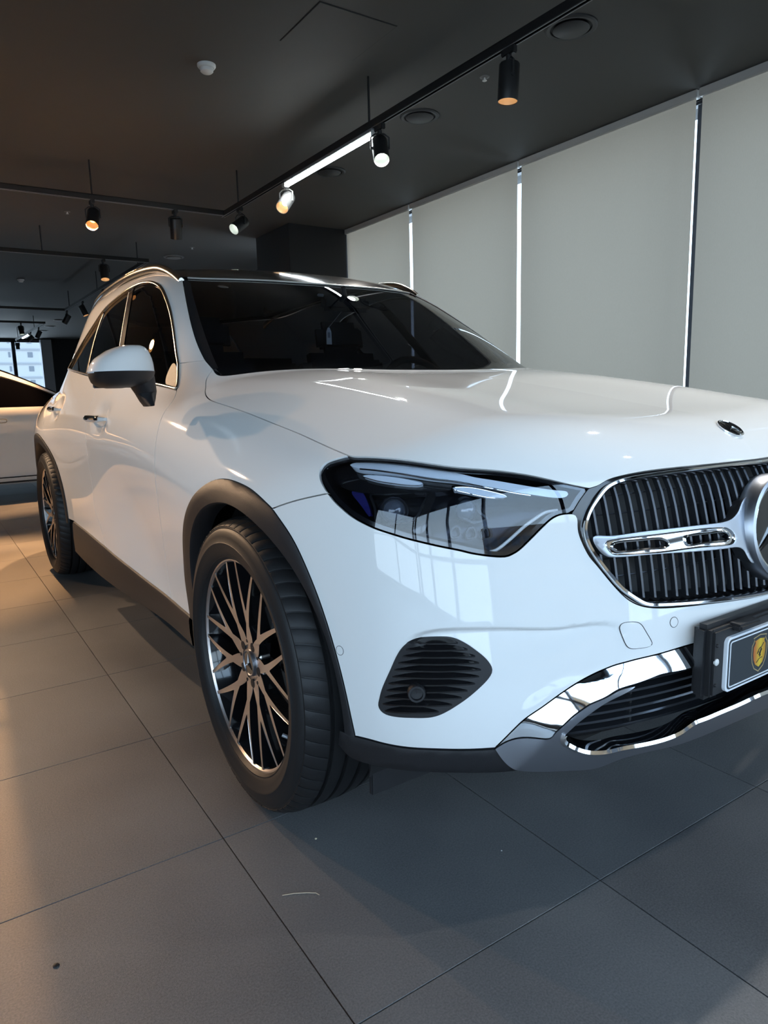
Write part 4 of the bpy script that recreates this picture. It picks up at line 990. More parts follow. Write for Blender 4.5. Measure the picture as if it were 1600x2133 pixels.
# ---- wheel (axis along x, outer side at -x); built once and copied
def make_wheel(parent, phase=7.0, style='suv'):
    w = empty('wheel'); w.parent = parent
    RW = np.array([[0, 0, -1], [0, 1, 0], [1, 0, 0]], float)         # lathe axis z -> -x
    R0 = .367; TW = .127
    prof = [(.262, .105), (.270, .1165), (.273, .1160), (.277, .1195), (.290, .1250), (.303, .1275), (.3045, .1285), (.307, .1285), (.3085, .1272), (.322, .1250), (.333, .1205), (.339, .1170), (.3405, .1150), (.343, .1150), (.3445, .1145), (.352, .1050), (.3575, .0925), (.3612, .0790), (.3630, .0690), (.3635, .0655), (.3565, .0645), (.3565, .0565), (.3650, .0555), (.3668, .030), (.3668, .0265), (.358, .0255), (.358, .0165), (.3668, .0155), (.3670, 0)]
    prof = prof+[(r, -h) for r, h in prof[::-1][1:]]
    ty = MB().lathe(prof, 96, (-.8135, 0, R0), RW).build('tyre', 'rubber', w)
    sp = MB()
    for k in range(64):
        a = 2*math.pi*k/64; w_ = 2*math.pi/64*.90; V = []; rows = ((.3455, .1150, .0), (.3528, .1058, .010), (.3585, .0930, .022), (.3622, .0795, .036), (.3640, .0670, .050))
        for lift in (.0014, -.002):
            for r, h, da in rows:
                for q in (0, .08, .5, .92, 1): 
                    e = lift*(.45 if q in (0, 1) and lift > 0 else 1)
                    V.append((-.8135-h-e*.6, (r+e)*math.cos(a+da+w_*(q-.5)), R0+(r+e)*math.sin(a+da+w_*(q-.5))))
        Fc = [(i*5+j, i*5+j+1, i*5+6+j, i*5+5+j) for i in range(4) for j in range(4)]
        Fc += [(i*5, i*5+5, 25+i*5+5, 25+i*5) for i in range(4)]+[(i*5+4, i*5+9, 25+i*5+9, 25+i*5+4) for i in range(4)]+[(j, j+1, 25+j+1, 25+j) for j in range(4)]
        sp.add(V, Fc, True)
    sp.build('tread_blocks', 'rubber', ty, kind='stuff')
    lt = MB()
    # rim
    rimp = [(.2700, .098), (.2715, .104), (.2690, .1080), (.2600, .1065), (.2560, .1010)]
    MB().lathe(rimp, 96, (-.8135, 0, R0), RW).build('rim_lip', 'machined', w)
    MB().lathe([(.2570, .102), (.2500, .090), (.2380, .060), (.2300, .0), (.2300, -.09), (.262, -.105)], 64, (-.8135, 0, R0), RW).build('rim_barrel', 'gloss_black', w)
    XF = lambda r: -.8135-(.105 if r > .2 else .105+.0)                # face plane
    def face_h(r): return .1045-.010*(1-min(1, max(0, (r-.06)/.20)))**2*1.6
    for k in range(10):
        th = math.radians(phase+18+36*k)
        def pt(r, d): # d = lateral metres
            return (r*math.cos(th)-d*math.sin(th), r*math.sin(th)+d*math.cos(th))
        def arm(sg):
            L = []
            for f in np.linspace(0, 1, 7): L.append((f, ))
            return L
        half = []
        e = math.radians(11.8)
        outer = []; inner = []
        for f in np.linspace(0, 1, 9):
            r = .104+(.2585-.104)*f; off = (f**1.15)*math.tan(e)*.2585*1.0; wv = .0085-.0042*f
            outer.append((r, off+wv)); inner.append((r+.006*(1-f), off-wv))
        inner = [q for q in inner if q[1] > .0004]
        rt = [(.045, .020), (.075, .0165), (.092, .0120)]+outer+inner[::-1]
        ro = inner[0][0]-.006
        poly = rt+[(ro, 0)]+[(r, -d) for r, d in rt[::-1]]
        n = len(poly); V = []
        for r, d in poly:
            y, z = pt(r, d); V.append((-.8135-face_h(r), y, R0+z))
        for r, d in poly:
            y, z = pt(r, d*1.0); V.append((-.8135-face_h(r)+.030, y, R0+z))
        mb = bpy.data.meshes.new('spoke'); mb.from_pydata(V, [], [tuple(range(n))]+[(i, (i+1) % n, n+(i+1) % n, n+i) for i in range(n)])
        mb.materials.append(MATS['machined']); mb.materials.append(MATS['gloss_black'])
        for p_ in mb.polygons: p_.material_index = 0 if p_.index == 0 else 1
        o = bpy.data.objects.new('spoke', mb); COL.objects.link(o); o.parent = w
    hub = MB().lathe([(.066, .06), (.066, .082), (.062, .0855), (.034, .0860), (.030, .0865)], 48, (-.8135, 0, R0), RW).build('hub', 'machined', w)
    for k in range(5):
        a = math.radians(phase+36+72*k); MB().lathe([(.0115, -.01), (.0115, .0008), (.0005, .0010)], 20, (-.8135-.0892, .052*math.cos(a), R0+.052*math.sin(a)), RW).build('lug_hole', 'dark', hub)
        a += math.radians(36); MB().lathe([(.0045, -.01), (.0045, .0008), (.0005, .0010)], 12, (-.8135-.0894, .056*math.cos(a), R0+.056*math.sin(a)), RW).build('small_hole', 'dark', hub)
    cap = MB().lathe([(.0335, .08), (.0335, .0935), (.031, .0950), (.0290, .0940), (.028, .0925), (.0005, .0925)], 40, (-.8135, 0, R0), RW).build('centre_cap', 'satin', w)
    MB().disc(.0275, 32, (-.8135-.0928, 0, R0), RW).build('cap_plate', 'gloss_black', cap)
    star(.0265, .004, (-.8135-.0930, 0, R0), np.stack([np.array([0, -1, 0]), np.array([0, 0, 1]), np.array([-1, 0, 0])], 1), 'cap_star', 'chrome', cap)
    # brake
    MB().lathe([(.085, .015), (.172, .015), (.174, .0), (.172, -.015)], 48, (-.8135, 0, R0), RW).build('brake_disc', 'disc', w)
    V = []; t = np.linspace(2.5, 3.5, 14)
    cb = MB()
    for x in (-.8135-.045, -.8135+.03): V += [(x, r*math.cos(a), R0+r*math.sin(a)) for r in (.125, .200) for a in t]
    n = 14; Fc = [(i, i+1, n+i+1, n+i) for i in range(n-1)]+[(2*n+i, 2*n+i+1, 3*n+i+1, 3*n+i) for i in range(n-1)]+[(n+i, n+i+1, 3*n+i+1, 3*n+i) for i in range(n-1)]+[(i, i+1, 2*n+i+1, 2*n+i) for i in range(n-1)]
    cb.add(V, Fc).build('brake_caliper', 'lamp_grey', w)
    a = math.radians(-151); MB().tube([(-.8135-.085, .238*math.cos(a), R0+.238*math.sin(a)), (-.8135-.100, .222*math.cos(a), R0+.222*math.sin(a))], .0045, 10).build('valve', 'frame_grey', w)
    return w
wheel = make_wheel(car)
for s, y in ((1, 2.888), (-1, 0), (-1, 2.888)):
    c = copy_tree(wheel, car); c.location = (0, y, 0)
    if s < 0: c.rotation_euler = (0, 0, math.pi); 
    
# ---- door mirrors
def mirror():
    YM = .62
    rows = [(719.5, 262, 288), (721, 248, 293), (725, 236, 300), (731, 221, 305), (739, 209, 309), (748, 196, 312.5), (758, 189, 315), (767, 184.5, 316), (775, 182.5, 316.5)]
    low = [(775.5, 184, 316), (781, 184.5, 316), (788, 187, 314), (796, 191, 308), (802, 198, 296), (806, 207, 276), (809, 222, 255)]
    def loft(rows, name, m, parent, fd, close_b=True):
        V = []; n = 36; k = len(rows)
        for i, (y, xl, xr) in enumerate(rows):
            L, R = ony((xl, y), YM), ony((xr, y), YM); cx, hx = (L[0]+R[0])/2, (R[0]-L[0])/2; z = (L[2]+R[2])/2; g = fd(i/(k-1))
            for j in range(n):
                a = 2*math.pi*j/n; c, s = math.cos(a), math.sin(a)
                dy = -g*abs(s)**.85 if s > 0 else .045*min(1, g/.06)*abs(s)**.5
                V.append((cx+hx*np.sign(c)*abs(c)**.9, YM+dy, z))
        Fc = [(i*n+j, i*n+(j+1) % n, (i+1)*n+(j+1) % n, (i+1)*n+j) for i in range(k-1) for j in range(n)]+[tuple(range(n)), tuple(range((k-1)*n, k*n))]
        for s, par in ((1, parent[0]),): MB().add(np.array(V), Fc, True).build(name, m, par)
    L, R = [], []
    a0 = bpy.data.objects.new('door_mirror', None); a1 = None
    COL.objects.link(a0); a0.parent = car
    loft(rows, 'cap', 'paint', (a0, a1), lambda f: .018+.095*f**.55)
    loft([(774.6, 182.3, 317), (777.6, 183, 317)], 'indicator', 'lens_strip', (a0, a1), lambda f: .116)
    loft(low, 'housing', 'plastic', (a0, a1), lambda f: .108*(1-f)**.5+.022)
    # arm
    sec = [((262, 792), (320, 783), .60, .050), ((272, 806), (323, 800), .61, .046), ((282, 820), (325, 815), .62, .044), ((292, 836), (322, 831), .60, .045), ((303, 847), (317, 844), .58, .05)]
    V = []; n = 20
    for l, r, y, d in sec:
        A, B = ony(l, y), ony(r, y); c = (A+B)/2; h = (B-A)/2
        V += [c+h*math.cos(2*math.pi*j/n)+np.array([0, d*math.sin(2*math.pi*j/n), 0]) for j in range(n)]
    k = len(sec); Fc = [(i*n+j, i*n+(j+1) % n, (i+1)*n+(j+1) % n, (i+1)*n+j) for i in range(k-1) for j in range(n)]+[tuple(range(n)), tuple(range((k-1)*n, k*n))]
    for s, par in ((1, a0),): MB().add(np.array(V), Fc, True).build('arm', 'plastic', par)
    Lm, Rm = ony((190, 760), YM), ony((312, 760), YM)
    mg = MB().bbox(((Lm[0]+Rm[0])/2, YM+.044, 1.092), (.15, .006, .075), .002)
    for s, par in ((1, a0),): MB().add(np.array(mg.V), mg.F).build('mirror_glass', 'chrome', par)
mirror()

# ---- door handles
def handle(yc, zc, ln=.225):
    t = np.linspace(-1, 1, 15); P = side_at(yc+t*ln/2, np.full(15, zc)); hs = []
    out = .034*(1-np.abs(t)**6); V = []; n = 12
    for i in range(15):
        c = P[i]+np.array([-out[i]-.002, 0, 0]); hh = .0125*(1-.5*abs(t[i])**4); dd = .009
        V += [c+np.array([dd*math.cos(a), 0, hh*math.sin(a)]) for a in np.arange(n)*2*math.pi/n]
    Fc = [(i*n+j, i*n+(j+1) % n, (i+1)*n+(j+1) % n, (i+1)*n+j) for i in range(14) for j in range(n)]+[tuple(range(n)), tuple(range(14*n, 15*n))]
    C = []
    for i in range(1, 14):
        c = P[i]+np.array([-out[i]-.002, 0, 0]); C += [c+np.array([(.0115)*math.cos(a), 0, .0145*math.sin(a)]) for a in np.linspace(math.radians(60), math.radians(195), 7)]
    Fk = [(i*7+j, i*7+j+1, i*7+8+j, i*7+7+j) for i in range(12) for j in range(6)]
    for s in (1, -1):
        h = MB().add(np.array(V)*[s, 1, 1], Fc, True).build('door_handle', 'paint', car); MB().add(np.array(C)*[s, 1, 1], Fk, True).build('handle_strip', 'chrome', h)
handle(1.415, .945); handle(2.47, .975)

# ---- window trim, pillars
wl = loop(c_belt1, c_belt2, c_wtop[::-1], c_wfront2[::-1], c_wfront[::-1])
mat('trim_chrome', (.62, .58, .52), .16, 1.0)
ribbon('window_trim', shrink(wl, .004), [(-.0055, -.006), (-.0055, .003), (-.002, .0055), (.002, .0055), (.0055, .003), (.0055, -.006)], 'trim_chrome', car, side='B', closed=True)
ribbon('centre_pillar', tr([(270, 606), (262, 650), (252, 710), (240, 788)]), [(-.03, -.006), (-.03, .001), (.03, .001), (.03, -.006)], 'gloss_black', car, off=-.006, side='B')
ribbon('pillar_gap', tr([(267, 607), (259, 650), (249, 710), (237, 788)]), [(-.002, -.001), (-.002, .0016), (.002, .0016), (.002, -.001)], 'frame_grey', car, off=-.005, side='B')
ribbon('quarter_trim', tr([(213, 653), (203, 680), (190, 725), (178, 778)]), [(-.012, -.006), (-.012, .002), (0, .004), (.012, .002), (.012, -.006)], 'trim_chrome', car, off=-.006, side='B')
c_gin = tr([(452, 765), (442, 742), (425, 696), (405, 630), (396, 588)]); 
between('pillar_seal', np.vstack([c_apl0[::-1], c_apil[1:]]), c_gin, 'plastic', car, -.002, -.004, side='B')
hp = surf(c_wstop, 0.001); ribbon('header_strip', c_wstop[3:], [(-.003, -.004), (-.003, .001), (.003, .001), (.003, -.004)], 'lamp_grey', car, side='J')
between('cowl', c_hrear, c_hrear+np.array([.05, 0]), 'plastic', car, -.02, -.010, side='J')
# sail panel at the window's front corner
L_sail = P2uv(resample(hit([(345, 797), (352, 770), (360, 757), (368, 765), (370, 790), (365, 805)], -.004), .006, True)); patch('sail_panel', L_sail, 'plastic', car, side='B', off=-.004, thick=.002, gap=0, step=.012)
# roof rails
ya = np.linspace(1.27, 3.02, 50); aa = np.interp(ya, [1.27, 1.5, 2.0, 2.5, 3.02], [.582, .598, .607, .598, .565]); pt_ = top_at(aa, ya)
lift = .024*np.clip(np.minimum((ya-1.27)/.22, (3.02-ya)/.22), 0, 1)**.6; pt_[:, 2] += lift-.008
for s in (1, -1): 
    mb = MB(); n = 14; V = []
    for i in range(50): V += [(s*(pt_[i, 0]+.013*math.cos(a)), pt_[i, 1], pt_[i, 2]+.019*math.sin(a)) for a in np.arange(n)*2*math.pi/n]
    mb.add(V, [(i*n+j, i*n+(j+1) % n, (i+1)*n+(j+1) % n, (i+1)*n+j) for i in range(49) for j in range(n)]+[tuple(range(n)), tuple(range(49*n, 50*n))], True).build('roof_rail', 'trim_chrome', car)
# ---- cabin
dash = MB(); xs_ = np.linspace(-.72, .72, 25)
V = []
for x in xs_:
    yb = .42+float(wsx(abs(x))[0])
    V += [(x, yb+.02, 1.03), (x, yb+.10, 1.055), (x, yb+.28, 1.07+.03*math.exp(-((x-.37)/.2)**2)), (x, yb+.36, 1.03), (x, yb+.40, .80)]
mobj('dashboard', V, [(i*5+j, i*5+j+1, i*5+6+j, i*5+5+j) for i in range(24) for j in range(4)], 'interior', car, smooth=True)
sw_ = MB(); t = np.arange(40)*2*math.pi/40; Rw = RX(math.radians(65))
sw_.tube((np.array([(.18*math.cos(a), .18*math.sin(a), 0) for a in t]) @ Rw.T)+np.array([.37, .98, 1.0]), .016, 10, closed=True)
so = sw_.build('steering_wheel', 'interior', car); MB().bbox((.37, .985, .995), (.14, .05, .12), .02, Rw).build('airbag_cover', 'interior', so)
for s in (-1, 1):
    st = MB().bbox((.37*s, 1.32, .62), (.50, .52, .16), .05).build('seat', 'seat_leather', car)
    MB().bbox((.37*s, 1.60, .93), (.48, .14, .60), .05, RX(math.radians(-14))).build('backrest', 'seat_leather', st)
    MB().bbox((.37*s, 1.68, 1.30), (.27, .10, .17), .04, RX(math.radians(-10))).build('headrest', 'seat_leather', st)
rs = MB().bbox((0, 2.35, .62), (1.30, .5, .18), .05).build('rear_bench', 'seat_leather', car); MB().bbox((0, 2.62, .95), (1.28, .14, .62), .05, RX(math.radians(-16))).build('backrest', 'seat_leather', rs)
MB().box((0, 1.9, .48), (1.5, 2.6, .06)).build('cabin_floor', 'interior', car)
rm = MB().bbox((0.02, 1.02, 1.385), (.23, .035, .06), .015).build('rear_view_mirror', 'interior', car); MB().tube([(0.02, 1.02, 1.41), (0.0, 1.0, 1.45)], .01, 8).build('mirror_stem', 'interior', rm)
tp = ony((685, 700), 1.05); tg = MB(); tw, th_ = .0125, .034
mat('tag_white', (.85, .85, .82), .6)
tgo = MB().prism([(-tw, -th_), (tw, -th_), (tw*.9, th_*.55), (0.004, th_), (-.004, th_), (-tw*.9, th_*.55)], .002, tp, RP).build('hang_tag', 'tag_white', rm)
MB().box((tp[0], tp[1]-.0025, tp[2]+.004), (.011, .001, .022)).build('tag_print', 'frame_grey', tgo); MB().tube([tp+np.array([0, 0, th_]), (0.02, 1.03, 1.37)], .0008, 5).build('tag_string', 'tag_white', tgo)
# roof camera pod and stickers behind the glass
for q in ((668, 615), (733, 617)):
    P = ony(q, 1.06); MB().bbox(P, (.03, .01, .012), .003).build('sensor_window', 'lamp_grey', rm)
print('car done')
# ================================================================== ceiling: lighting tracks, lamps, vents
ZT_ = 2.6
def track(name, p0, p1, label, stems):
    p0, p1 = np.array(p0, float), np.array(p1, float); L = np.linalg.norm(p1-p0); d = (p1-p0)/L; ang = math.atan2(d[1], d[0])
    t = empty(name, tuple((p0+p1)/2), ang, label=label, cat='track', group='black lighting tracks')
    f = MB(); f.box((0, 0, .020), (L, .036, .004)); f.box((0, .0155, .002), (L, .005, .040)); f.box((0, -.0155, .002), (L, .005, .040)); f.box((0, 0, .012), (L, .030, .004)); f.build('rail', 'track_black', t)
    for s in (-1, 1): MB().box((0, s*.0115, -.0185), (L, .004, .003)).build('conductor_lip', 'track_grey', t)
    for s in stems: MB().tube([(s-L/2, 0, .02), (s-L/2, 0, ZC-ZT_)], .007, 10).build('stem', 'track_black', t)
    return t
XA = .968
track('lighting_track', (XA, -2.6, ZT_), (XA, 4.66, ZT_), 'long black lighting track running above the blinds side of the SUV', [1.2, 4.85, 6.9])
track('lighting_track', (-5.6, 4.60, ZT_), (XA-.02, 4.60, ZT_), 'black lighting track crossing the ceiling nearest the camera', [.8, 3.2, 5.46])
track('lighting_track', (-5.6, 7.08, ZT_), (XA+.02, 7.08, ZT_), 'black cross track with one lamp, second from the camera', [.8, 5.45])
track('lighting_track', (XA, 7.12, ZT_), (XA, 12.30, ZT_), 'middle black track receding toward the far window', [.35, 2.6, 4.8])
track('lighting_track', (-5.0, 12.28, ZT_), (XA-.02, 12.28, ZT_), 'black cross track third from the camera', [.6, 4.93])
track('lighting_track', (-5.0, 14.70, ZT_), (XA+.02, 14.70, ZT_), 'farthest black cross track above the second car', [.6, 4.9])
track('lighting_track', (XA, 14.74, ZT_), (XA, 19.4, ZT_), 'short farthest track ending at the bright window', [1.35, 4.2])
def emis(name, col, s): return mat(name, (.02, .02, .02), .5, emit=col, estr=s)
emis('led_warm', (1, .52, .16), 4); emis('led_white', (.92, .97, 1), 40); emis('led_dim_warm', (1, .74, .48), 7); emis('led_dim', (.9, 1, .9), 6); emis('tube_white', (.90, .97, 1), 28); emis('led_off', (.5, .4, .3), .0)
def spot(pos, aim, label, tone='warm', body='lamp_black', power=0, col=None, drop=.075, blend=.6, angle=52, length=.165, r=.048, group='track spotlights'):
    """pos on the track; the can hangs below and points along aim"""
    pos = np.array(pos, float); aim = np.array(aim, float); aim /= np.linalg.norm(aim)
    t = empty('track_spotlight', tuple(pos), 0, label=label, cat='spotlight', group=group)
    ad = MB(); ad.bbox((0, 0, -.036), (.030, .085, .036), .005); ad.tube([(0, 0, -.05), (0, 0, -drop)], .014, 12); ad.build('adapter', body, t)
    h = np.cross(aim, [0, 0, 1.0]); h = h/np.linalg.norm(h) if np.linalg.norm(h) > 1e-3 else np.array([1.0, 0, 0])
    c = np.array([0, 0, -drop-.075])                                  # pivot
    pts = [c+h*(r+.006)+np.array([0, 0, -.005]), c+h*(r+.006)+np.array([0, 0, .06]), c+h*(r*.6)+np.array([0, 0, .078]), c-h*(r*.6)+np.array([0, 0, .078]), c-h*(r+.006)+np.array([0, 0, .06]), c-h*(r+.006)+np.array([0, 0, -.005])]
    MB().tube(pts, .005, 8).build('yoke', body, t)
    R = look(aim); o = c-aim*length*.38
    can = MB().lathe([(.0005, 0), (r*.92, 0), (r, .006), (r, length-.003), (r*.985, length), (r*.95, length), (r*.93, length-.03)], 36, o, R).build('can', body, t)
    for s in (1, -1): MB().lathe([(.0085, 0), (.0085, .008), (.0005, .009)], 16, c+h*s*(r-.001), look(h*s)).build('pivot_knob', body, can)
    ref = 'reflector_warm' if 'warm' in tone else 'reflector_white'
    MB().lathe([(r*.93, length-.004), (r*.90, length-.02), (r*.62, length-.060), (r*.5, length-.066)], 32, o, R).build('reflector', ref, t)
    led = {'warm': 'led_warm', 'white': 'led_white', 'dim_warm': 'led_dim_warm', 'dim_white': 'led_dim', 'off_warm': 'led_off'}[tone]
    MB().disc(r*.5, 24, o+aim*(length-.066), R).build('led', led, t)
    if power:
        l = bpy.data.lights.new('lamp_light', 'SPOT'); l.energy = power; l.color = col if col else (1, .66, .40) if 'warm' in tone else (1, .94, .87); l.spot_size = math.radians(angle); l.spot_blend = blend; l.shadow_soft_size = .03
        lo = bpy.data.objects.new('lamp_light', l); COL.objects.link(lo); lo.parent = t; lo.location = tuple(o+aim*(length-.05)); lo.rotation_euler = Matrix(look(-aim).tolist()).to_euler()
    return t
W1, W2, W3 = 430, 110, 215
spot((XA, -.35, ZT_), (-.75, -.12, -1.2), 'spotlight above the hood just past the top edge of the picture', 'dim_white', power=60, angle=62)
spot((XA, -1.55, ZT_), (-.62, .75, -1.2), 'spotlight over the front bumper past the top right corner', 'dim_white', power=30, angle=60)
spot((XA, 1.05, ZT_), (-.05, .02, -1), 'black spotlight hanging straight down near the top right of the picture', 'dim_warm', power=45)
spot((XA, 2.14, ZT_), (-.30, -.62, -1), 'white-lit spotlight at the near end of the glowing tube', 'dim_white', power=110, angle=70)
spot((XA+.02, 3.44, ZT_), (-.75, -.55, -.8), 'pale spotlight at the far end of the glowing tube', 'dim_warm', body='lamp_grey', power=60)
spot((XA, 4.28, ZT_), (-.85, -.35, -.62), 'black spotlight with a white reflector at the corner of the track', 'dim_white', power=40)
spot((.517, 4.60, ZT_), (.08, .35, -1), 'unlit black spotlight left of the track corner', 'off_warm')
spot((-.147, 4.60, ZT_), (-.28, -.62, -.80), 'brightest warm spotlight glaring toward the camera', 'warm', col=(1, .53, .23), power=W1, angle=75)
spot((-.95, 4.60, ZT_), (-.25, -.45, -1), 'warm spotlight just past the left edge on the nearest cross track', 'warm', col=(1, .53, .23), power=W1)
spot((-1.9, 4.60, ZT_), (.85, -3.6, -1.55), 'warm spotlight second past the left edge on the nearest cross track', 'warm', power=W3)
spot((-3.0, 4.60, ZT_), (2.0, -3.3, -1.55), 'warm spotlight third past the left edge on the nearest cross track', 'warm', power=W3)
spot((.478, 7.08, ZT_), (-.05, -.35, -1), 'warm black spotlight on the second cross track', 'dim_warm', power=W2)
spot((-.75, 7.08, ZT_), (-.1, -.2, -1), 'warm spotlight past the left edge on the second cross track', 'warm', col=(1, .53, .23), power=W1)
spot((-2.2, 7.08, ZT_), (0, -.5, -1), 'outer warm spotlight past the left edge on the second cross track', 'warm', col=(1, .53, .23), power=W1)
spot((XA, 9.4, ZT_), (-.45, -.35, -1), 'warm spotlight half hidden behind the SUV roof rail', 'dim_warm', power=W2)
spot((XA, 10.83, ZT_), (.35, -.25, -1), 'warm-rimmed spotlight on the middle receding track', 'dim_warm', power=W2)
spot((XA, 12.22, ZT_), (-.55, .4, -1), 'black spotlight turned away at the end of the middle track', 'off_warm')
spot((.525, 14.70, ZT_), (.05, -.25, -1), 'small spotlight on the farthest cross track', 'dim_white', power=10)
spot((XA, 15.53, ZT_), (-.5, .25, -1), 'far black spotlight tilted left above the bright window', 'off_warm')
spot((XA, 16.75, ZT_), (-.95, .3, -.8), 'far black spotlight turned sideways beside the small lit tube', 'off_warm')
spot((XA, 19.2, ZT_), (0, .1, -1), 'farthest black spotlight silhouetted against the window', 'off_warm')
def tube_light(y0, y1, label):
    t = empty('tube_light', (XA, (y0+y1)/2, ZT_), 0, label=label, cat='light', group='white tube lights'); L = y1-y0
    MB().bbox((0, 0, -.033), (.040, L, .022), .003).build('body', 'track_grey', t)
    MB().bbox((0, 0, -.055), (.034, L-.012, .026), .008).build('diffuser', 'tube_white', t)
    for s in (-1, 1): MB().bbox((0, s*(L/2-.004), -.050), (.040, .010, .040), .003).build('end_cap', 'white_plastic', t)
tube_light(2.20, 3.39, 'glowing white tube light under the long track')
tube_light(17.0, 18.1, 'tiny yellowish tube light far away above the window')
def vent(p, label, r=.135, m='vent_black'):
    t = empty('ceiling_vent', (p[0], p[1], ZC), 0, label=label, cat='vent', group='round ceiling vents')
    MB().lathe([(r, 0), (r, -.006), (r*.93, -.012), (r*.80, -.010), (r*.78, .0)], 40).build('rim', m, t)
    MB().lathe([(r*.62, -.004), (r*.70, -.014), (r*.64, -.020), (.0005, -.022)], 36).build('cone', m, t)
    MB().disc(r*.79, 32, (0, 0, -.0015)).build('throat', 'dark', t)
for p, l, m in (((1.573, 1.22), 'large round black ceiling vent nearest the camera', 'vent_black'), ((1.60, 2.583), 'round black ceiling vent right of the white-lit spotlight', 'vent_black'), ((1.66, 3.94), 'round black ceiling vent beneath the glowing tube', 'vent_black'),
    ((1.645, 8.17), 'round grey ceiling vent above the SUV roof', 'vent_grey'), ((1.655, 11.08), 'round grey ceiling vent above the SUV side window', 'vent_grey'), ((1.62, 16.8), 'far round ceiling vent nearest of three in a row', 'vent_grey'), ((1.66, 18.4), 'far round ceiling vent in the middle of three', 'vent_grey'), ((1.68, 19.7), 'farthest round ceiling vent before the window', 'vent_grey')): vent(p, l, m=m)
def detector(p, label):
    t = empty('smoke_detector', (p[0], p[1], ZC), 0, label=label, cat='smoke detector', group='white smoke detectors')
    MB().lathe([(.052, 0), (.052, -.010), (.046, -.018), (.040, -.020)], 36).build('base', 'white_plastic', t)
    MB().lathe([(.038, -.018), (.036, -.036), (.028, -.043), (.0005, -.045)], 36).build('sensor_dome', 'white_plastic', t)
detector((.092, 2.587), 'white smoke detector on the ceiling near the camera'); detector((.119, 10.94), 'small white smoke detector farther back above the second car')
def sprinkler(p, label):
    t = empty('sprinkler', (p[0], p[1], ZC), 0, label=label, cat='sprinkler', group='ceiling sprinklers')
    MB().lathe([(.030, 0), (.029, -.003), (.012, -.006)], 24).build('plate', 'vent_grey', t)
    MB().lathe([(.006, -.004), (.006, -.018), (.014, -.020), (.014, -.022), (.0005, -.023)], 18).build('head', 'white_plastic', t)
sprinkler((1.58, 1.90), 'tiny sprinkler between the two nearest black vents'); sprinkler((1.656, 7.46), 'tiny sprinkler above the SUV roof'); sprinkler((0.0, 6.34), 'tiny pale sprinkler beside the glaring warm spotlight')
ap = empty('access_panel', (.555, 1.90, ZC), 0, label='square access hatch flush in the black ceiling', cat='hatch')
MB().box((0, 0, -.002), (.445, .435, .004)).build('panel', 'ceiling_paint', ap); MB().box((0, 0, -.0008), (.455, .445, .0016)).build('gap', 'dark', ap)

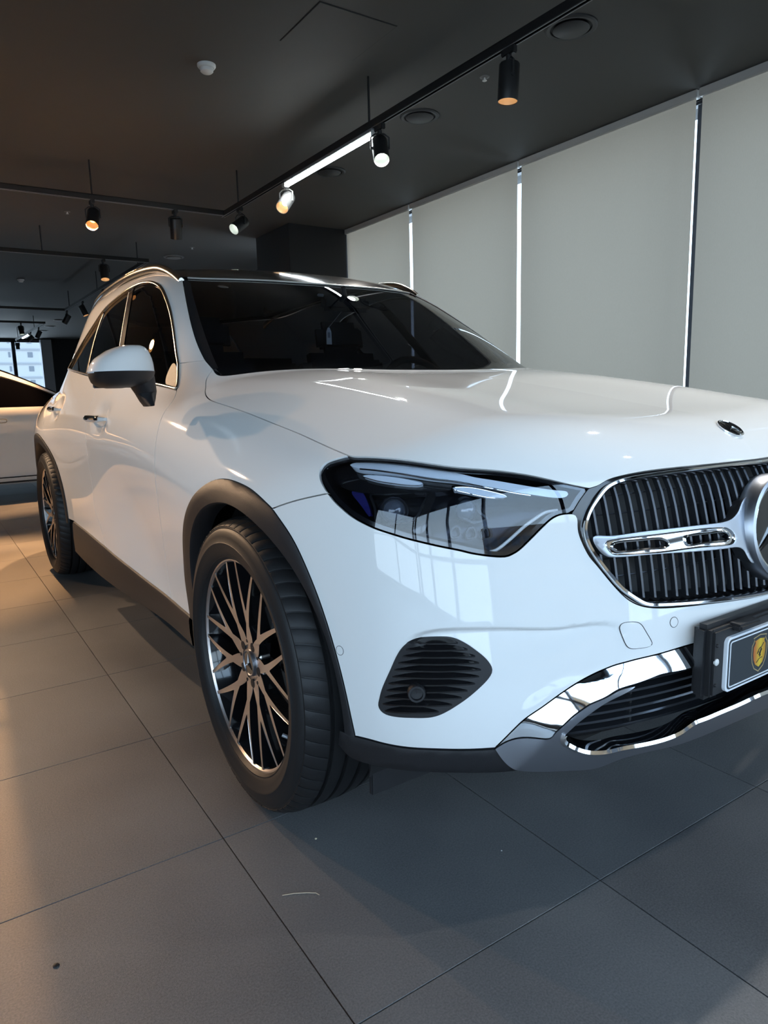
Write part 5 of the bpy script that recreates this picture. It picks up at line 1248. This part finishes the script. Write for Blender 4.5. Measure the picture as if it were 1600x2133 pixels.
# ================================================================== second car in the background
mat('sedan_glass', (.002, .002, .003), .1, spec=.04)
def second_car():
    c2 = empty('sedan_car', (.75, 7.50, 0), 0, label='white sedan seen side-on behind the SUV', cat='car')
    st = [.86, .82, .72, .5, .2, -.2, -.5, -.64, -.8, -1.0, -1.2, -1.45, -1.7, -2.0, -2.3, -2.6, -2.9, -3.2, -3.5, -3.7, -3.9, -4.1, -4.2, -4.23]
    st = np.array(sorted(set(np.round(np.concatenate([np.linspace(a, b, 4) for a, b in zip(st[:-1], st[1:])]), 4)), reverse=True))
    zr = S1([-4.3, -4.0, -3.6, -3.2, -2.8, -2.3, -1.9, -1.5, -1.1, -.75, -.6, -.3, .2, .6, .8, .9], [.90, 1.0, 1.12, 1.27, 1.38, 1.44, 1.43, 1.35, 1.17, .995, .95, .925, .87, .79, .70, .55])
    wd = S1([-4.3, -4.0, -3.4, -2.4, -1, 0, .5, .75, .9], [.80, .88, .925, .935, .93, .925, .89, .80, .55])
    body, glass = [], []; V = []; K = 14
    Z = zr(st); Wd = wd(st)
    for s, z, w in zip(st, Z, Wd):
        k = w/.93; zb = min(.96, z-.012); hb = max(0, min(1, (z-.96)/.3))
        ae, am = (.86-.24*hb)*k, .868*k
        sec = [(.84*k, .185), (.885*k, .235), (.905*k, .36), (.915*k, .52), (.928*k, min(.70, zb-.06)), (.925*k, min(.82, zb-.04)), (.905*k, min(.91, zb-.02)), (.868*k, zb), (am*.5+ae*.5+.002, zb+(z-zb)*.50), (ae+(.868*k-ae)*.12, zb+(z-zb)*.86), (ae, z), (ae*.93, z+.018), (ae*.5, z+.042), (0, z+.05)]
        V.append(sec)
    V = np.array(V); n = len(st)
    def sub(test, rows, name, m):
        mb = MB(); idx = {}; VV = []; Fc = []
        def vid(i, j, sg):
            key = (i, j, sg)
            if key not in idx: idx[key] = len(VV); VV.append((st[i], sg*V[i, j, 0], V[i, j, 1]))
            return idx[key]
        for sg in (-1, 1):
            for i in range(n-1):
                for j in rows:
                    cx, cz = (st[i]+st[i+1])/2, (V[i, j, 1]+V[i, j+1, 1])/2
                    if test(cx, cz, j): Fc.append((vid(i, j, sg), vid(i+1, j, sg), vid(i+1, j+1, sg), vid(i, j+1, sg)))
        return MB().add(VV, Fc, True).build(name, m, c2)
    gl = lambda s: -3.55 < s < -.78
    ar = lambda s, z: math.hypot(s, z-.34) < .38 or math.hypot(s+2.95, z-.34) < .38
    sub(lambda s, z, j: not (j in (7, 8) and gl(s)) and not (j >= 10 and (-1.62 < s < -.66 or -3.75 < s < -2.95)) and not (j < 5 and ar(s, z)), range(13), 'body', 'paint')
    sub(lambda s, z, j: gl(s), (7, 8), 'side_window', 'sedan_glass'); sub(lambda s, z, j: -1.62 < s < -.66, (10, 11, 12), 'windscreen', 'sedan_glass'); sub(lambda s, z, j: -3.75 < s < -2.95, (10, 11, 12), 'rear_window', 'sedan_glass')
    # trims along the near side
    for sg in (-1, 1):
        q = [(s, sg*(v[9, 0]+.004), v[9, 1]-.012) for s, v in zip(st, V) if gl(s)]; MB().tube(q, .008, 8).build('window_trim', 'trim_chrome', c2)
        q = [(s, sg*(v[1, 0]+.006), .243) for s, v in zip(st, V) if -2.55 < s < -.42]; MB().tube(q, .006, 8).build('sill_trim', 'dark', c2)
        MB().box((-1.48, sg*.60, .22), (2.1, .5, .08)).build('underside', 'dark', c2)
        for xh in (-1.60, -2.72):
            hb = MB().bbox((xh, sg*.928, .826), (.24, .012, .034), .005).build('door_handle', 'paint', c2)
            t = np.arange(28)*2*math.pi/28; MB().tube([(xh+.122*np.sign(math.cos(a))*abs(math.cos(a))**.3, sg*.934, .826+.019*np.sign(math.sin(a))*abs(math.sin(a))**.6) for a in t], .0035, 6, closed=True).build('handle_outline', 'trim_chrome', hb)
        for xs2 in (-.52, -1.78):
            MB().tube([(xs2-.10*(z_-.3)**2, sg*(float(np.interp(z_, [.24, .36, .52, .70, .82, .91], [.885, .905, .915, .928, .925, .905]))+.0005), z_) for z_ in np.linspace(.27, .94, 12)], .002, 5).build('door_gap', 'dark', c2)
        for xw in (0, -2.95):
            rw = RX(math.pi/2*(1 if sg < 0 else -1))
            wv = MB().lathe([(.235, .10), (.30, .115), (.325, .10), (.335, .06), (.335, -.08)], 40, (xw, sg*.80, .335), rw).build('tyre', 'rubber', c2)
            MB().lathe([(.236, .105), (.232, .098), (.20, .03), (.05, .06), (.0005, .07)], 40, (xw, sg*.80, .335), rw).build('wheel_disc', 'gloss_black', wv)
            for k in range(10):
                a = 2*math.pi*k/10; MB().box((xw+.14*math.cos(a), sg*.895, .335+.14*math.sin(a)), (.19, .012, .022), RY(-a)).build('spoke', 'machined', wv)
    MB().box((-1.6, 0, .30), (4.6, 1.2, .2)).build('underbody', 'dark', c2)
second_car()
# ---- a dry stalk and grit lying on the floor
mat('straw', (.62, .52, .36), .7)
P = [onz(q, .0015) for q in ((588, 1865), (612, 1861), (640, 1859.5), (658, 1860), (665, 1864))]
tag(MB().tube(P, .0007, 5).build('dry_stalk', 'straw'), 'thin dry straw stalk lying on the floor in front of the tyre', 'straw')
for q, l, m, r in (((658, 1747), 'pale crumb on the floor below the front tyre', 'straw', .003), ((117, 2012), 'dark spot of dirt on the floor at the lower left', 'dark', .006), ((1045, 1772), 'tiny white crumb on the floor below the bumper', 'tag_white', .0018)):
    p = onz(q, 0.0); mb = MB().lathe([(r, 0), (r*.9, r*.35), (r*.4, r*.6), (.0002, r*.65)], 7, tuple(p)); tag(mb.build('crumb', m), l, 'crumb')
print('scene done')
